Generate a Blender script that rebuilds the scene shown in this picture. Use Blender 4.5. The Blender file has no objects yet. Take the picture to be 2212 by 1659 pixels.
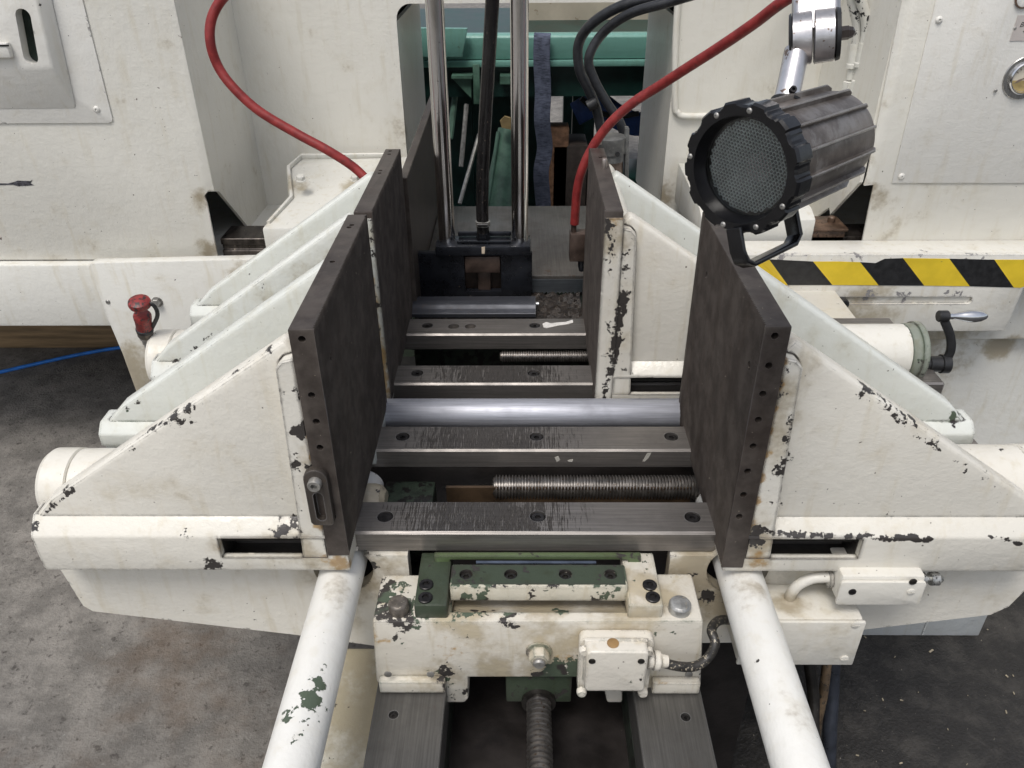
import bpy, bmesh, math, random
from mathutils import Vector, Matrix
random.seed(7)
S = bpy.context.scene
COL = S.collection
R_ = math.radians

# ---------------------------------------------------------------- camera
cam_d = bpy.data.cameras.new('camera')
cam = bpy.data.objects.new('camera', cam_d); COL.objects.link(cam)
PITCH, YAW, ROLL, FPX = R_(32.2), R_(-.82), R_(.49), 1720.0
fw = Vector((math.sin(YAW)*math.cos(PITCH), math.cos(YAW)*math.cos(PITCH), -math.sin(PITCH)))
rt = Vector((math.cos(YAW), -math.sin(YAW), 0))
dn = fw.cross(rt)
RT = math.cos(ROLL)*rt + math.sin(ROLL)*dn
DN = -math.sin(ROLL)*rt + math.cos(ROLL)*dn
UP = -DN
CAM = Vector((0, 0, 1.55))
m3 = Matrix((RT, UP, -fw)).transposed()
cam.matrix_world = Matrix.Translation(CAM) @ m3.to_4x4()
cam_d.sensor_width = 36; cam_d.lens = 36*FPX/2212
cam_d.clip_start = .02; cam_d.clip_end = 200
S.camera = cam

def at(x, y, X=None, Y=None, Z=None, d=None):
    """a point of the place seen in the 2212x1659 photograph, on a known plane"""
    r = RT*(x-1106) + DN*(y-829.5) + fw*FPX
    if d is not None: return CAM + r*(d/FPX)
    t = X/r.x if X is not None else Y/r.y if Y is not None else (Z-CAM.z)/r.z
    return CAM + r*t

# ---------------------------------------------------------------- light
SUN_EL, SUN_AZ = R_(63), R_(205)      # azimuth from +Y towards +X
w = bpy.data.worlds.new('World'); S.world = w; w.use_nodes = True
nt = w.node_tree; bg = nt.nodes['Background']
sk = nt.nodes.new('ShaderNodeTexSky'); sk.sky_type = 'NISHITA'; sk.sun_disc = False
sk.sun_elevation = SUN_EL; sk.sun_rotation = SUN_AZ; sk.dust_density = 3; sk.air_density = 1.0
hs = nt.nodes.new('ShaderNodeHueSaturation'); hs.inputs['Saturation'].default_value = .46
nt.links.new(sk.outputs[0], hs.inputs['Color']); nt.links.new(hs.outputs[0], bg.inputs[0])
bg.inputs[1].default_value = .14
sd = bpy.data.lights.new('sun', 'SUN'); sd.energy = 1.5; sd.angle = R_(20); sd.color = (1, .965, .91)
so = bpy.data.objects.new('sun', sd); COL.objects.link(so)
sv = Vector((math.sin(SUN_AZ)*math.cos(SUN_EL), math.cos(SUN_AZ)*math.cos(SUN_EL), math.sin(SUN_EL)))
so.rotation_euler = sv.to_track_quat('Z', 'Y').to_euler()
so.location = (0, 0, 5)
S.view_settings.view_transform = 'Standard'; S.view_settings.look = 'None'
S.view_settings.exposure = 0.24; S.view_settings.gamma = 1

# ---------------------------------------------------------------- materials
class NT:
    def __init__(s, name):
        s.m = bpy.data.materials.new(name); s.m.use_nodes = True
        s.t = s.m.node_tree; s.b = s.t.nodes['Principled BSDF']
        s.pos = s.n('ShaderNodeNewGeometry')
    def n(s, k): return s.t.nodes.new(k)
    def l(s, a, b): s.t.links.new(a, b)
    def put(s, sock, v):
        if hasattr(v, 'is_output') or isinstance(v, bpy.types.NodeSocket): s.l(v, sock)
        else:
            if isinstance(v, tuple) and len(v) == 3 and sock.type == 'RGBA': v = (*v, 1)
            sock.default_value = v
    def noise(s, scale, det=4, rough=.55, stretch=None, dist=0, off=(0, 0, 0)):
        mp = s.n('ShaderNodeMapping'); s.l(s.pos.outputs['Position'], mp.inputs[0])
        if stretch: mp.inputs['Scale'].default_value = stretch
        mp.inputs['Location'].default_value = off
        n = s.n('ShaderNodeTexNoise'); s.l(mp.outputs[0], n.inputs['Vector'])
        n.inputs['Scale'].default_value = scale; n.inputs['Detail'].default_value = det
        n.inputs['Roughness'].default_value = rough; n.inputs['Distortion'].default_value = dist
        return n.outputs[0]
    def ma(s, op, a, b=0.0, c=None, clamp=False):
        n = s.n('ShaderNodeMath'); n.operation = op; n.use_clamp = clamp
        s.put(n.inputs[0], a); s.put(n.inputs[1], b)
        if c is not None: s.put(n.inputs[2], c)
        return n.outputs[0]
    def ramp(s, v, a, b, lo=0., hi=1., smooth=True):
        n = s.n('ShaderNodeMapRange'); n.interpolation_type = 'SMOOTHSTEP' if smooth else 'LINEAR'
        s.put(n.inputs[0], v)
        for i, q in enumerate((a, b, lo, hi)): n.inputs[i+1].default_value = q
        return n.outputs[0]
    def mix(s, f, a, b):
        n = s.n('ShaderNodeMix'); n.data_type = 'RGBA'
        s.put(n.inputs[0], f); s.put(n.inputs[6], a); s.put(n.inputs[7], b)
        return n.outputs[2]
    def edge(s, rad):
        bv = s.n('ShaderNodeBevel'); bv.samples = 4; bv.inputs[0].default_value = rad
        d = s.n('ShaderNodeVectorMath'); d.operation = 'DOT_PRODUCT'
        s.l(bv.outputs[0], d.inputs[0]); s.l(s.pos.outputs['True Normal'], d.inputs[1])
        return s.ramp(s.ma('SUBTRACT', 1.0, d.outputs['Value']), .03, .22)
    def blob(s, pts):
        """pts: (centre, radius, strength); returns the strongest influence here"""
        out = None
        for q in pts:
            if len(q) == 4:      # a strip from a to b
                a, b, r, k = q; a, b = Vector(a), Vector(b); ba = b-a
                pa = s.n('ShaderNodeVectorMath'); pa.operation = 'SUBTRACT'; s.l(s.pos.outputs['Position'], pa.inputs[0]); pa.inputs[1].default_value = a
                dt = s.n('ShaderNodeVectorMath'); dt.operation = 'DOT_PRODUCT'; s.l(pa.outputs[0], dt.inputs[0]); dt.inputs[1].default_value = ba/ba.length_squared
                h = s.ma('MAXIMUM', s.ma('MINIMUM', dt.outputs['Value'], 1.0), 0.0)
                sc = s.n('ShaderNodeVectorMath'); sc.operation = 'SCALE'; sc.inputs[0].default_value = ba; s.l(h, sc.inputs['Scale'])
                d = s.n('ShaderNodeVectorMath'); d.operation = 'DISTANCE'; s.l(pa.outputs[0], d.inputs[0]); s.l(sc.outputs[0], d.inputs[1])
                v = s.ramp(d.outputs['Value'], 0, r*1.6, k*1.55, 0); out = v if out is None else s.ma('MAXIMUM', out, v); continue
            c, r, k = q
            d = s.n('ShaderNodeVectorMath'); d.operation = 'DISTANCE'
            s.l(s.pos.outputs['Position'], d.inputs[0]); d.inputs[1].default_value = c
            v = s.ramp(d.outputs['Value'], 0, r*1.6, k*1.55, 0)
            out = v if out is None else s.ma('MAXIMUM', out, v)
        return out if out is not None else 0.0
    def bump(s, h, dist, strength=1, prev=None):
        n = s.n('ShaderNodeBump'); n.inputs['Strength'].default_value = strength
        n.inputs['Distance'].default_value = dist; s.put(n.inputs['Height'], h)
        if prev is not None: s.l(prev, n.inputs['Normal'])
        return n.outputs[0]
    def fin(s, col, rough, metal=0.0, normal=None, spec=None, coat=None):
        s.put(s.b.inputs['Base Color'], col); s.put(s.b.inputs['Roughness'], rough)
        s.put(s.b.inputs['Metallic'], metal)
        if normal is not None: s.l(normal, s.b.inputs['Normal'])
        if spec is not None: s.b.inputs['Specular IOR Level'].default_value = spec
        if coat: s.b.inputs['Coat Weight'].default_value = coat; s.b.inputs['Coat Roughness'].default_value = .15
        return s.m

DARK = (.042, .037, .034); GREEN = (.078, .102, .070); RUST = (.16, .075, .028)
def paint(name, col=(.715, .685, .612), er=.008, wear=.20, chips=-.03, dirt=.35, blobs=(), stains=(), rusts=(), green=.45, rough=.22, under=DARK, grime=(.20, .155, .10)):
    s = NT(name)
    big = s.noise(2.3, 3); med = s.noise(14, 6, .6, off=(3, 1, 7)); fine = s.noise(90, 3, .6)
    streak = s.noise(9, 4, .6, stretch=(5, 5, .7), off=(2, 5, 1))
    c = s.mix(s.ramp(big, .35, .65), tuple(q*.93 for q in col), col)
    c = s.mix(s.ramp(streak, .5, .78, 0, .42*dirt/.35), c, (col[0]*.78, col[1]*.73, col[2]*.62))
    st = s.ma('MULTIPLY', s.blob(stains), .75)
    dm = s.ma('ADD', s.ma('ADD', s.ma('MULTIPLY', med, .75), s.ma('MULTIPLY', fine, .25)), st)
    c = s.mix(s.ramp(dm, .60, .86, 0, .9), c, grime)
    c = s.mix(s.ramp(s.ma('ADD', med, s.ma('MULTIPLY', st, .9)), .52, .8, 0, dirt), c, (col[0]*.72, col[1]*.66, col[2]*.54))
    if rusts:
        rv = s.ma('ADD', s.blob(rusts), s.ma('MULTIPLY', s.ma('SUBTRACT', s.noise(60, 5, .65, off=(6, 6, 1)), .5), .9))
        c = s.mix(s.ramp(rv, .16, .34, 0, .85), c, s.mix(fine, (.50, .33, .12), (.22, .11, .035)))
    # pin specks
    spk = s.noise(150, 1, .5, off=(9, 9, 2))
    c = s.mix(s.ramp(spk, .79, .81), c, (.09, .075, .06))
    # chips
    nz = s.ma('ADD', s.ma('MULTIPLY', s.noise(46, 7, .68, off=(5, 2, 9)), 1.0), s.ma('MULTIPLY', s.noise(8, 2, .5, off=(1, 8, 3)), .35))
    nz = s.ma('ADD', s.ma('ADD', nz, s.ma('MULTIPLY', s.noise(110, 3, .6, off=(2, 6, 3)), .45)), -.45)
    ed = s.edge(er)
    f = s.ma('ADD', nz, s.ma('MULTIPLY', ed, wear*1.35))
    f = s.ma('ADD', f, s.ma('ADD', s.blob(blobs), chips))
    chip = s.ramp(f, .685, .695)
    rim = s.ramp(f, .655, .685)
    gsel = s.ramp(s.noise(11, 3, .5, off=(7, 3, 3)), .5-.12*green+.06, .5-.12*green+.09) if green > 0 else 0.0
    under_c = s.mix(gsel, under, GREEN)
    c = s.mix(s.ma('MULTIPLY', rim, .10), c, tuple(min(1, q*1.12) for q in col))
    c = s.mix(chip, c, under_c)
    h = s.ma('ADD', s.ma('MULTIPLY', s.noise(170, 3, .6), .30), s.ma('MULTIPLY', s.noise(42, 4, .6), .9))
    h = s.ma('ADD', h, s.ma('MULTIPLY', s.noise(14, 3, .6, stretch=(1, 1, 1.6)), .45))
    b1 = s.bump(h, .0026, .55)
    b2 = s.bump(s.ma('SUBTRACT', 1.0, chip), .0006, 1., b1)
    r = s.ma('ADD', rough, s.ma('MULTIPLY', med, .16))
    return s.fin(c, r, 0.0, b2, .5)

def steel(name, col=(.32, .315, .31), rough=.26, metal=.85, along='x', scr=(), rust=.15, lines=.5):
    s = NT(name)
    st = {'x': (1, 40, 40), 'y': (40, 1, 40), 'z': (40, 40, 1)}[along]
    br = s.noise(7, 5, .7, stretch=st); big = s.noise(9, 5, .6); fine = s.noise(120, 4, .6)
    c = s.mix(s.ramp(br, .3, .7), tuple(q*.72 for q in col), tuple(min(1, q*1.12) for q in col))
    c = s.mix(s.ramp(big, .45, .7, 0, .5), c, tuple(q*.55 for q in col))
    c = s.mix(s.ramp(s.ma('ADD', s.ma('MULTIPLY', big, .5), s.ma('MULTIPLY', fine, .5)), .58, .72, 0, rust*2), c, (.10, .062, .04))
    bmp = s.bump(br, .0006, .35)
    if scr:
        reg = s.blob(scr)
        sc = s.noise(6, 4, .75, stretch=(95, 3, 3), off=(.3, 0, 0))
        brk = s.noise(9, 3, .6, stretch=(16, 6, 6), off=(4, 4, 0))
        k = s.ramp(s.ma('ADD', s.ma('ADD', sc, s.ma('MULTIPLY', brk, .35)), s.ma('MULTIPLY', reg, .20)), .86, .93)
        k = s.ma('MULTIPLY', k, s.ramp(reg, .05, .5), clamp=True)
        sx_ = s.n('ShaderNodeSeparateXYZ'); s.l(s.pos.outputs['Normal'], sx_.inputs[0])
        k = s.ma('MULTIPLY', k, s.ramp(sx_.outputs['Z'], .8, .95))
        c = s.mix(s.ma('MULTIPLY', k, .75), c, (.06, .053, .048))
        bmp = s.bump(s.ma('SUBTRACT', 1., k), .0008, .8, bmp)
    ed = s.edge(.003)
    c = s.mix(s.ma('MULTIPLY', ed, .45), c, (.42, .42, .43))
    r = s.ma('ADD', rough-.1, s.ma('MULTIPLY', s.ramp(big, .3, .7), .22))
    return s.fin(c, r, metal, bmp)

def plain(name, col, rough=.4, metal=0., var=.2, scale=30, bmp=.0004, speck=None, stretch=None, spec=None, coat=None):
    s = NT(name)
    n = s.noise(scale, 5, .6, stretch=stretch); n2 = s.noise(scale*4, 3, .6, stretch=stretch)
    c = s.mix(s.ramp(n, .3, .7), tuple(q*(1-var) for q in col), tuple(min(1, q*(1+var)) for q in col))
    if speck: c = s.mix(s.ramp(s.noise(scale*3.2, 3, .65, off=(4, 4, 4)), speck[1], speck[1]+.03), c, speck[0])
    r = s.ma('ADD', rough-.08, s.ma('MULTIPLY', n, .16))
    return s.fin(c, r, metal, s.bump(s.ma('ADD', n, s.ma('MULTIPLY', n2, .5)), bmp, .6), spec, coat)

# ---------------------------------------------------------------- mesh builder
class MB:
    def __init__(s): s.bm = bmesh.new()
    def verts(s, ps): return [s.bm.verts.new(p) for p in ps]
    def prism(s, pts, ax, a, b):
        f = {'x': lambda u, v, t: (t, u, v), 'y': lambda u, v, t: (u, t, v), 'z': lambda u, v, t: (u, v, t)}[ax]
        A = s.verts([f(u, v, a) for u, v in pts]); B = s.verts([f(u, v, b) for u, v in pts])
        n = len(pts); fs = [s.bm.faces.new(A), s.bm.faces.new(B[::-1])]
        for i in range(n): fs.append(s.bm.faces.new((A[i], B[i], B[(i+1) % n], A[(i+1) % n])))
        bmesh.ops.recalc_face_normals(s.bm, faces=fs)
        return s
    def box(s, x0, x1, y0, y1, z0, z1):
        return s.prism([(x0, y0), (x1, y0), (x1, y1), (x0, y1)], 'z', z0, z1)
    def obox(s, c, ax, ay, az, hx, hy, hz):
        ax, ay, az = [Vector(q).normalized() for q in (ax, ay, az)]; c = Vector(c)
        V = {}
        for i in (-1, 1):
            for j in (-1, 1):
                for k in (-1, 1): V[i, j, k] = s.bm.verts.new(c+ax*i*hx+ay*j*hy+az*k*hz)
        F = [[(-1,-1,-1),(-1,-1,1),(-1,1,1),(-1,1,-1)], [(1,-1,-1),(1,1,-1),(1,1,1),(1,-1,1)], [(-1,-1,-1),(1,-1,-1),(1,-1,1),(-1,-1,1)],
             [(-1,1,-1),(-1,1,1),(1,1,1),(1,1,-1)], [(-1,-1,-1),(-1,1,-1),(1,1,-1),(1,-1,-1)], [(-1,-1,1),(1,-1,1),(1,1,1),(-1,1,1)]]
        fs = [s.bm.faces.new([V[q] for q in f]) for f in F]
        bmesh.ops.recalc_face_normals(s.bm, faces=fs); return s
    def lathe(s, p, d, prof, seg=24, cap=True, ref=None):
        """prof: (distance along d, radius)"""
        p = Vector(p); d = Vector(d).normalized()
        u = (Vector(ref) if ref else (Vector((0, 0, 1)) if abs(d.z) < .9 else Vector((1, 0, 0))))
        u = (u - d*u.dot(d)).normalized(); v = d.cross(u)
        rings = []
        for t, r in prof:
            rings.append(s.verts([p+d*t+(u*math.cos(2*math.pi*i/seg)+v*math.sin(2*math.pi*i/seg))*max(r, 1e-5) for i in range(seg)]))
        fs = []
        for a, b in zip(rings, rings[1:]):
            for i in range(seg): fs.append(s.bm.faces.new((a[i], a[(i+1) % seg], b[(i+1) % seg], b[i])))
        if cap:
            fs.append(s.bm.faces.new(rings[0][::-1])); fs.append(s.bm.faces.new(rings[-1]))
        bmesh.ops.recalc_face_normals(s.bm, faces=fs)
        return s
    def cyl(s, p0, p1, r, r1=None, seg=24):
        p0, p1 = Vector(p0), Vector(p1)
        return s.lathe(p0, p1-p0, [(0, r), ((p1-p0).length, r if r1 is None else r1)], seg)
    def sweep(s, pts, ring, closed_ring=True, ref=None, sub=6):
        """ring: 2D outline swept along a smoothed path (sub=0: straight pieces)"""
        P = [Vector(q) for q in pts]
        if sub:
            Q = []
            E = [2*P[0]-P[1]]+P+[2*P[-1]-P[-2]]
            for i in range(1, len(E)-2):
                for k in range(sub):
                    t = k/sub; a, b, c, d = E[i-1:i+3]
                    Q.append(.5*((2*b)+(c-a)*t+(2*a-5*b+4*c-d)*t*t+(3*b-a-3*c+d)*t**3))
            Q.append(P[-1]); P = Q
        n = len(P); T = [(P[min(i+1, n-1)]-P[max(i-1, 0)]).normalized() for i in range(n)]
        u = Vector(ref) if ref else (Vector((0, 0, 1)) if abs(T[0].z) < .9 else Vector((1, 0, 0)))
        rings = []
        for i in range(n):
            u = (u-T[i]*u.dot(T[i])).normalized(); v = T[i].cross(u)
            k = 1.0
            if 0 < i < n-1 and not sub:
                ca = (P[i]-P[i-1]).normalized().dot((P[i+1]-P[i]).normalized()); k = 1/max(.5, math.sqrt((1+ca)/2))
            rings.append(s.verts([P[i]+(u*a*k+v*b) for a, b in ring]))
        m = len(ring); fs = []
        for a, b in zip(rings, rings[1:]):
            for i in range(m): fs.append(s.bm.faces.new((a[i], a[(i+1) % m], b[(i+1) % m], b[i])))
        fs += [s.bm.faces.new(rings[0][::-1]), s.bm.faces.new(rings[-1])]
        bmesh.ops.recalc_face_normals(s.bm, faces=fs); return s
    def tube(s, pts, r, seg=12, sub=6):
        return s.sweep(pts, [(r*math.cos(2*math.pi*i/seg), r*math.sin(2*math.pi*i/seg)) for i in range(seg)], sub=sub)
    def bevel(s, w, seg=2, ang=30):
        es = [e for e in s.bm.edges if len(e.link_faces) == 2 and e.calc_face_angle(0) > R_(ang)]
        if es: bmesh.ops.bevel(s.bm, geom=es, offset=w, segments=seg, profile=.5, affect='EDGES', clamp_overlap=True)
        return s
    def mesh(s, name, off=(0, 0, 0), smooth=True):
        o = Vector(off)
        for v in s.bm.verts: v.co -= o
        me = bpy.data.meshes.new(name); s.bm.to_mesh(me); s.bm.free()
        if smooth and len(me.polygons):
            me.polygons.foreach_set('use_smooth', [True]*len(me.polygons)); me.set_sharp_from_angle(angle=R_(32))
        return me

def cut(mb, cutter):
    """mb minus cutter, returned as a new builder"""
    a = bpy.data.objects.new('a', mb.mesh('a', smooth=False)); b = bpy.data.objects.new('b', cutter.mesh('b', smooth=False))
    COL.objects.link(a); COL.objects.link(b)
    md = a.modifiers.new('m', 'BOOLEAN'); md.operation = 'DIFFERENCE'; md.object = b; md.solver = 'EXACT'
    bpy.context.view_layer.update()
    ev = a.evaluated_get(bpy.context.evaluated_depsgraph_get())
    n = MB(); n.bm.from_mesh(ev.to_mesh()); ev.to_mesh_clear()
    ma, mb_ = a.data, b.data
    bpy.data.objects.remove(a); bpy.data.objects.remove(b); bpy.data.meshes.remove(ma); bpy.data.meshes.remove(mb_)
    return n

W = {}
def tag(o, label=None, cat=None, group=None, kind=None):
    if label: o['label'] = label
    if cat: o['category'] = cat
    if group: o['group'] = group
    if kind: o['kind'] = kind
    return o
def thing(name, label, cat, loc, group=None):
    o = bpy.data.objects.new(name, None); o.empty_display_size = .03
    COL.objects.link(o); o.location = loc; W[o.name] = Vector(loc)
    return tag(o, label, cat, group)
def part(name, mb, mat, parent, label=None, kind=None, smooth=True):
    off = W[parent.name]
    o = bpy.data.objects.new(name, mb.mesh(name, off, smooth)); COL.objects.link(o)
    o.parent = parent; W[o.name] = off; o.data.materials.append(mat)
    if label: o['label'] = label
    if kind: o['kind'] = kind
    return o
def single(name, mb, mat, label, cat, loc=(0, 0, 0), group=None, kind=None):
    o = bpy.data.objects.new(name, mb.mesh(name, loc)); COL.objects.link(o); o.location = loc; W[o.name] = Vector(loc)
    o.data.materials.append(mat); return tag(o, label, cat, group, kind)
def place(name, me, mat, parent, p, z, label=None, x=None):
    """a shared mesh put at p, its local +Z along z"""
    o = bpy.data.objects.new(name, me); COL.objects.link(o)
    if not me.materials: me.materials.append(mat)
    o.parent = parent; z = Vector(z).normalized()
    q = z.to_track_quat('Z', 'Y')
    off = Vector(p) - (W[parent.name] if parent else Vector())
    o.matrix_local = Matrix.Translation(off) @ q.to_matrix().to_4x4()
    if mat and me.materials[0] != mat:
        o.material_slots[0].link = 'OBJECT'; o.material_slots[0].material = mat
    if label: o['label'] = label
    return o
def rrect(hx, hy, r, n=4):
    pts = []
    for cx, cy, a0 in ((hx-r, hy-r, 0), (-hx+r, hy-r, 90), (-hx+r, -hy+r, 180), (hx-r, -hy+r, 270)):
        for i in range(n+1):
            a = R_(a0+90*i/n); pts.append((cx+r*math.cos(a), cy+r*math.sin(a)))
    return pts
def pxz(pts, Y): return [(lambda q: (q.x, q.z))(at(x, y, Y=Y)) for x, y in pts]

# shared fasteners (unit radius 1 = head radius, built at radius 6 mm and friends)
def socket_mesh(r, h, name='screw'):
    m = MB(); m.lathe((0, 0, 0), (0, 0, 1), [(0, r), (h*.85, r), (h, r*.9)], 20)
    k = MB(); k.lathe((0, 0, h*.4), (0, 0, 1), [(0, r*.52), (h, r*.52)], 6)
    return cut(m, k).mesh(name)
def dome_mesh(r, h, name='dome', hexr=.4):
    m = MB(); m.lathe((0, 0, 0), (0, 0, 1), [(0, r), (h*.3, r*.97), (h*.75, r*.75), (h, r*.45)], 20)
    k = MB(); k.lathe((0, 0, h*.5), (0, 0, 1), [(0, r*hexr), (h, r*hexr)], 6)
    return cut(m, k).mesh(name)
def hex_mesh(r, h, name='nut'):
    m = MB(); m.lathe((0, 0, 0), (0, 0, 1), [(0, r*1.25), (h*.18, r*1.25)], 20); m.lathe((0, 0, h*.18+.0002), (0, 0, 1), [(0, r), (h*.8, r), (h, r*.86)], 6)
    return m.mesh(name)
def slot_screw_mesh(r, h, name='slot'):
    m = MB(); m.lathe((0, 0, 0), (0, 0, 1), [(0, r), (h*.7, r), (h, r*.8)], 18)
    k = MB(); k.box(-r*1.2, r*1.2, -r*.14, r*.14, h*.5, h*2); return cut(m, k).mesh(name)
SCK = socket_mesh(.0085, .006); SCKB = socket_mesh(.0075, .009); DOME = dome_mesh(.008, .005); HEXN = hex_mesh(.009, .008)
SLOT = slot_screw_mesh(.0045, .0015); SMALL = dome_mesh(.0042, .0022, 'small', .5)

# ---------------------------------------------------------------- material set
M_dk = plain('black_oxide', (.022, .021, .021), .38, .35, .3, 60, .0003)
M_blk = plain('black_rubber', (.016, .016, .017), .42, 0, .3, 80, .0003)
M_steel_t = plain('bright_steel', (.55, .55, .55), .28, .95, .15, 80, .0002)
M_oil = plain('oily_dark', (.018, .016, .014), .33, .1, .5, 22, .002, ((.10, .09, .075), .70))
M_zinc = plain('dull_zinc', (.34, .33, .31), .45, .7, .25, 60, .0005)

# ================================================================ SETTING
s = NT('concrete_floor')
n1 = s.noise(.9, 4, .6); n2 = s.noise(10, 9, .74, off=(2, 2, 0)); n3 = s.noise(45, 6, .7); n4 = s.noise(2.2, 5, .7, off=(8, 1, 0)); n5 = s.noise(130, 2, .6, off=(1, 4, 0))
c = s.mix(s.ramp(n2, .38, .64), (.140, .130, .117), (.245, .228, .205))
c = s.mix(s.ramp(n1, .35, .62, 0, .35), c, (.075, .072, .070))
c = s.mix(s.ramp(n3, .56, .66, 0, .75), c, (.048, .042, .038))
c = s.mix(s.ramp(n3, .40, .30, 0, .5), c, (.30, .29, .27))
stn = [(at(480, 1385, Z=0), .3, .12), (at(350, 1365, Z=0), .15, .14), (at(600, 1390, Z=0), .4, .10)]
c = s.mix(s.ramp(s.ma('ADD', n4, s.blob(stn)), .60, .80, 0, .5), c, (.095, .055, .028))
sp = s.n('ShaderNodeSeparateXYZ'); s.l(s.pos.outputs['Position'], sp.inputs[0])
wet = s.ramp(s.ma('ADD', sp.outputs['X'], s.ma('MULTIPLY', s.ma('SUBTRACT', n4, .5), .9)), -.1, .35)
far = s.ramp(sp.outputs['Y'], 2.4, 3.4)
wet = s.ma('MULTIPLY', wet, s.ma('SUBTRACT', 1., far))
c = s.mix(s.ma('MULTIPLY', wet, .95), c, s.mix(s.ramp(n2, .45, .62), (.012, .011, .0105), (.034, .031, .028)))
c = s.mix(s.ramp(n5, .715, .735), c, s.mix(s.ramp(n3, .5, .51), (.30, .27, .22), (.03, .02, .02)))
rg = s.ma('SUBTRACT', s.ma('ADD', .62, s.ma('MULTIPLY', n3, .25)), s.ma('MULTIPLY', wet, s.ramp(n2, .3, .6, .15, .38)))
M_floor = s.fin(c, rg, 0, s.bump(s.ma('ADD', s.ma('MULTIPLY', n3, .8), n5), .004, .7), .4)
m = MB(); m.box(-30, 30, -6, 60, -.3, 0)
single('floor', m, M_floor, None, None, kind='structure')
m = MB()
M_chip = plain('swarf', (.38, .33, .24), .5, .2, .4, 90)
for i in range(170):
    x, y = random.uniform(.35, 1.3), random.uniform(.35, 1.5); a = random.uniform(0, 6.28); L = random.uniform(.001, .004)*(1 if random.random() < .85 else 2)
    m.obox((x, y, .0016), (math.cos(a), math.sin(a), random.uniform(-.2, .2)), (-math.sin(a), math.cos(a), 0), (0, 0, 1), L, L*.35, .001)
single('metal_chips', m, M_chip, 'pale metal chips scattered on the dark oily floor at right', 'chips', kind='stuff')

# ================================================================ WORK SUPPORT BARS
def H_(x, y): return (737.3+x/3, 1106+y/3)
BZ0, BZ1 = .675, .715
scr = [((-.06, .94, .715), .15, 1.0), ((-.06, 1.14, .715), .16, 1.0), ((-.05, 1.36, .715), .15, 1.0)]
M_bar = steel('ground_bar_steel', (.27, .25, .232), .40, .75, 'x', scr, .10)
M_scr = plain('screw_black', (.03, .028, .028), .35, .6, .4, 120, .0003)
bars = [(.902, .976, -.46, .50, [(1162, 1115), (1496, 1117)], [(832, 1116)], 'front steel support bar lying nearest the shuttle carriage between the front jaws'),
        (1.110, 1.184, -.745, .80, [(870, 943), (1159, 943), (1450, 943)], [], 'second steel support bar with three socket screws, in front of the round roller'),
        (1.327, 1.400, -.745, .83, [(901, 806), (1153, 806), (1955, 800)], [], 'scored steel support bar with two screws just behind the round roller'),
        (1.530, 1.606, -.745, .83, [(923, 703), (1155, 703)], [(980, 705), (1016, 705)], 'rearmost steel support bar with a splash of white paint on it')]
def flat_screw():
    m = MB(); m.lathe((0, 0, -.004), (0, 0, 1), [(0, .0092), (.0035, .0092), (.0042, .0086)], 24)
    k = MB(); k.lathe((0, 0, -.0028), (0, 0, 1), [(0, .0045), (.02, .0045)], 6); m = cut(m, k)
    m.lathe((0, 0, -.004), (0, 0, 1), [(0, .0104), (.0028, .0104), (.0028, .0098), (0, .0098)], 24, cap=False)
    return m.mesh('flat_screw')
FLAT = flat_screw()
def disc():
    m = MB(); m.lathe((0, 0, -.006), (0, 0, 1), [(0, .0118), (.0052, .0118), (.0056, .0112)], 24); return m.mesh('plug')
PLUG = disc()
for y0, y1, x0, x1, scs, plg, lab in bars:
    t = thing('support_bar', lab, 'steel bar', (0, y0, BZ0), 'steel support bars across the vise')
    m = MB().box(x0, x1, y0, y1, BZ0, BZ1).bevel(.0035, 1)
    k = MB(); pts = [at(px, py, Z=BZ1) for px, py in scs+plg]
    for p in pts: k.cyl((p.x, p.y, BZ1-.0125), (p.x, p.y, BZ1+.01), .0125, seg=28)
    part('bar', cut(m, k), M_bar, t)
    for i, p in enumerate(pts):
        if i < len(scs): place('screw', FLAT, M_scr, t, (p.x, p.y, BZ1-.002), (0, 0, 1)).scale = (1.15,)*3
        elif y0 < 1: place('plug', PLUG, M_scr, t, (p.x, p.y, BZ1-.001), (0, 0, 1))
    if y0 > 1.5:
        # a spill of white paint with a run
        q = [(1172, 700), (1180, 696), (1190, 699), (1204, 697), (1222, 696), (1237, 691), (1238, 697), (1224, 701), (1208, 703), (1194, 706), (1180, 709), (1174, 707)]
        m = MB(); m.prism([(at(a, b, Z=BZ1).x, at(a, b, Z=BZ1).y) for a, b in q], 'z', BZ1-.001, BZ1+.0008)
        part('paint_spill', m, plain('white_spill', (.75, .73, .70), .25), t)
    if abs(y0-1.11) < .01:
        for q in ([(1198, 988), (1206, 985), (1210, 993), (1203, 998)], [(1388, 996), (1398, 979), (1407, 978), (1400, 990), (1392, 997)], [(1226, 994), (1238, 992), (1236, 997), (1228, 997)]):
            m = MB().prism([(at(a, b, Y=y0).x, at(a, b, Y=y0).z) for a, b in q], 'y', y0-.0006, y0+.001)
            part('paint_splash', m, plain('cream_splash', (.45, .43, .38), .4), t)

# steel roller between the second and third bars
m = MB(); m.lathe((-.262, 1.245, .7), (1, 0, 0), [(0, .026), (.004, .0285), (.60, .0285), (.604, .026)], 40)
single('steel_roller', m, steel('roller_steel', (.46, .47, .52), .55, .55, 'x', (), .08), 'round bright steel roller lying across between the second and third support bars', 'roller', (0, 1.245, .7))

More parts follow.
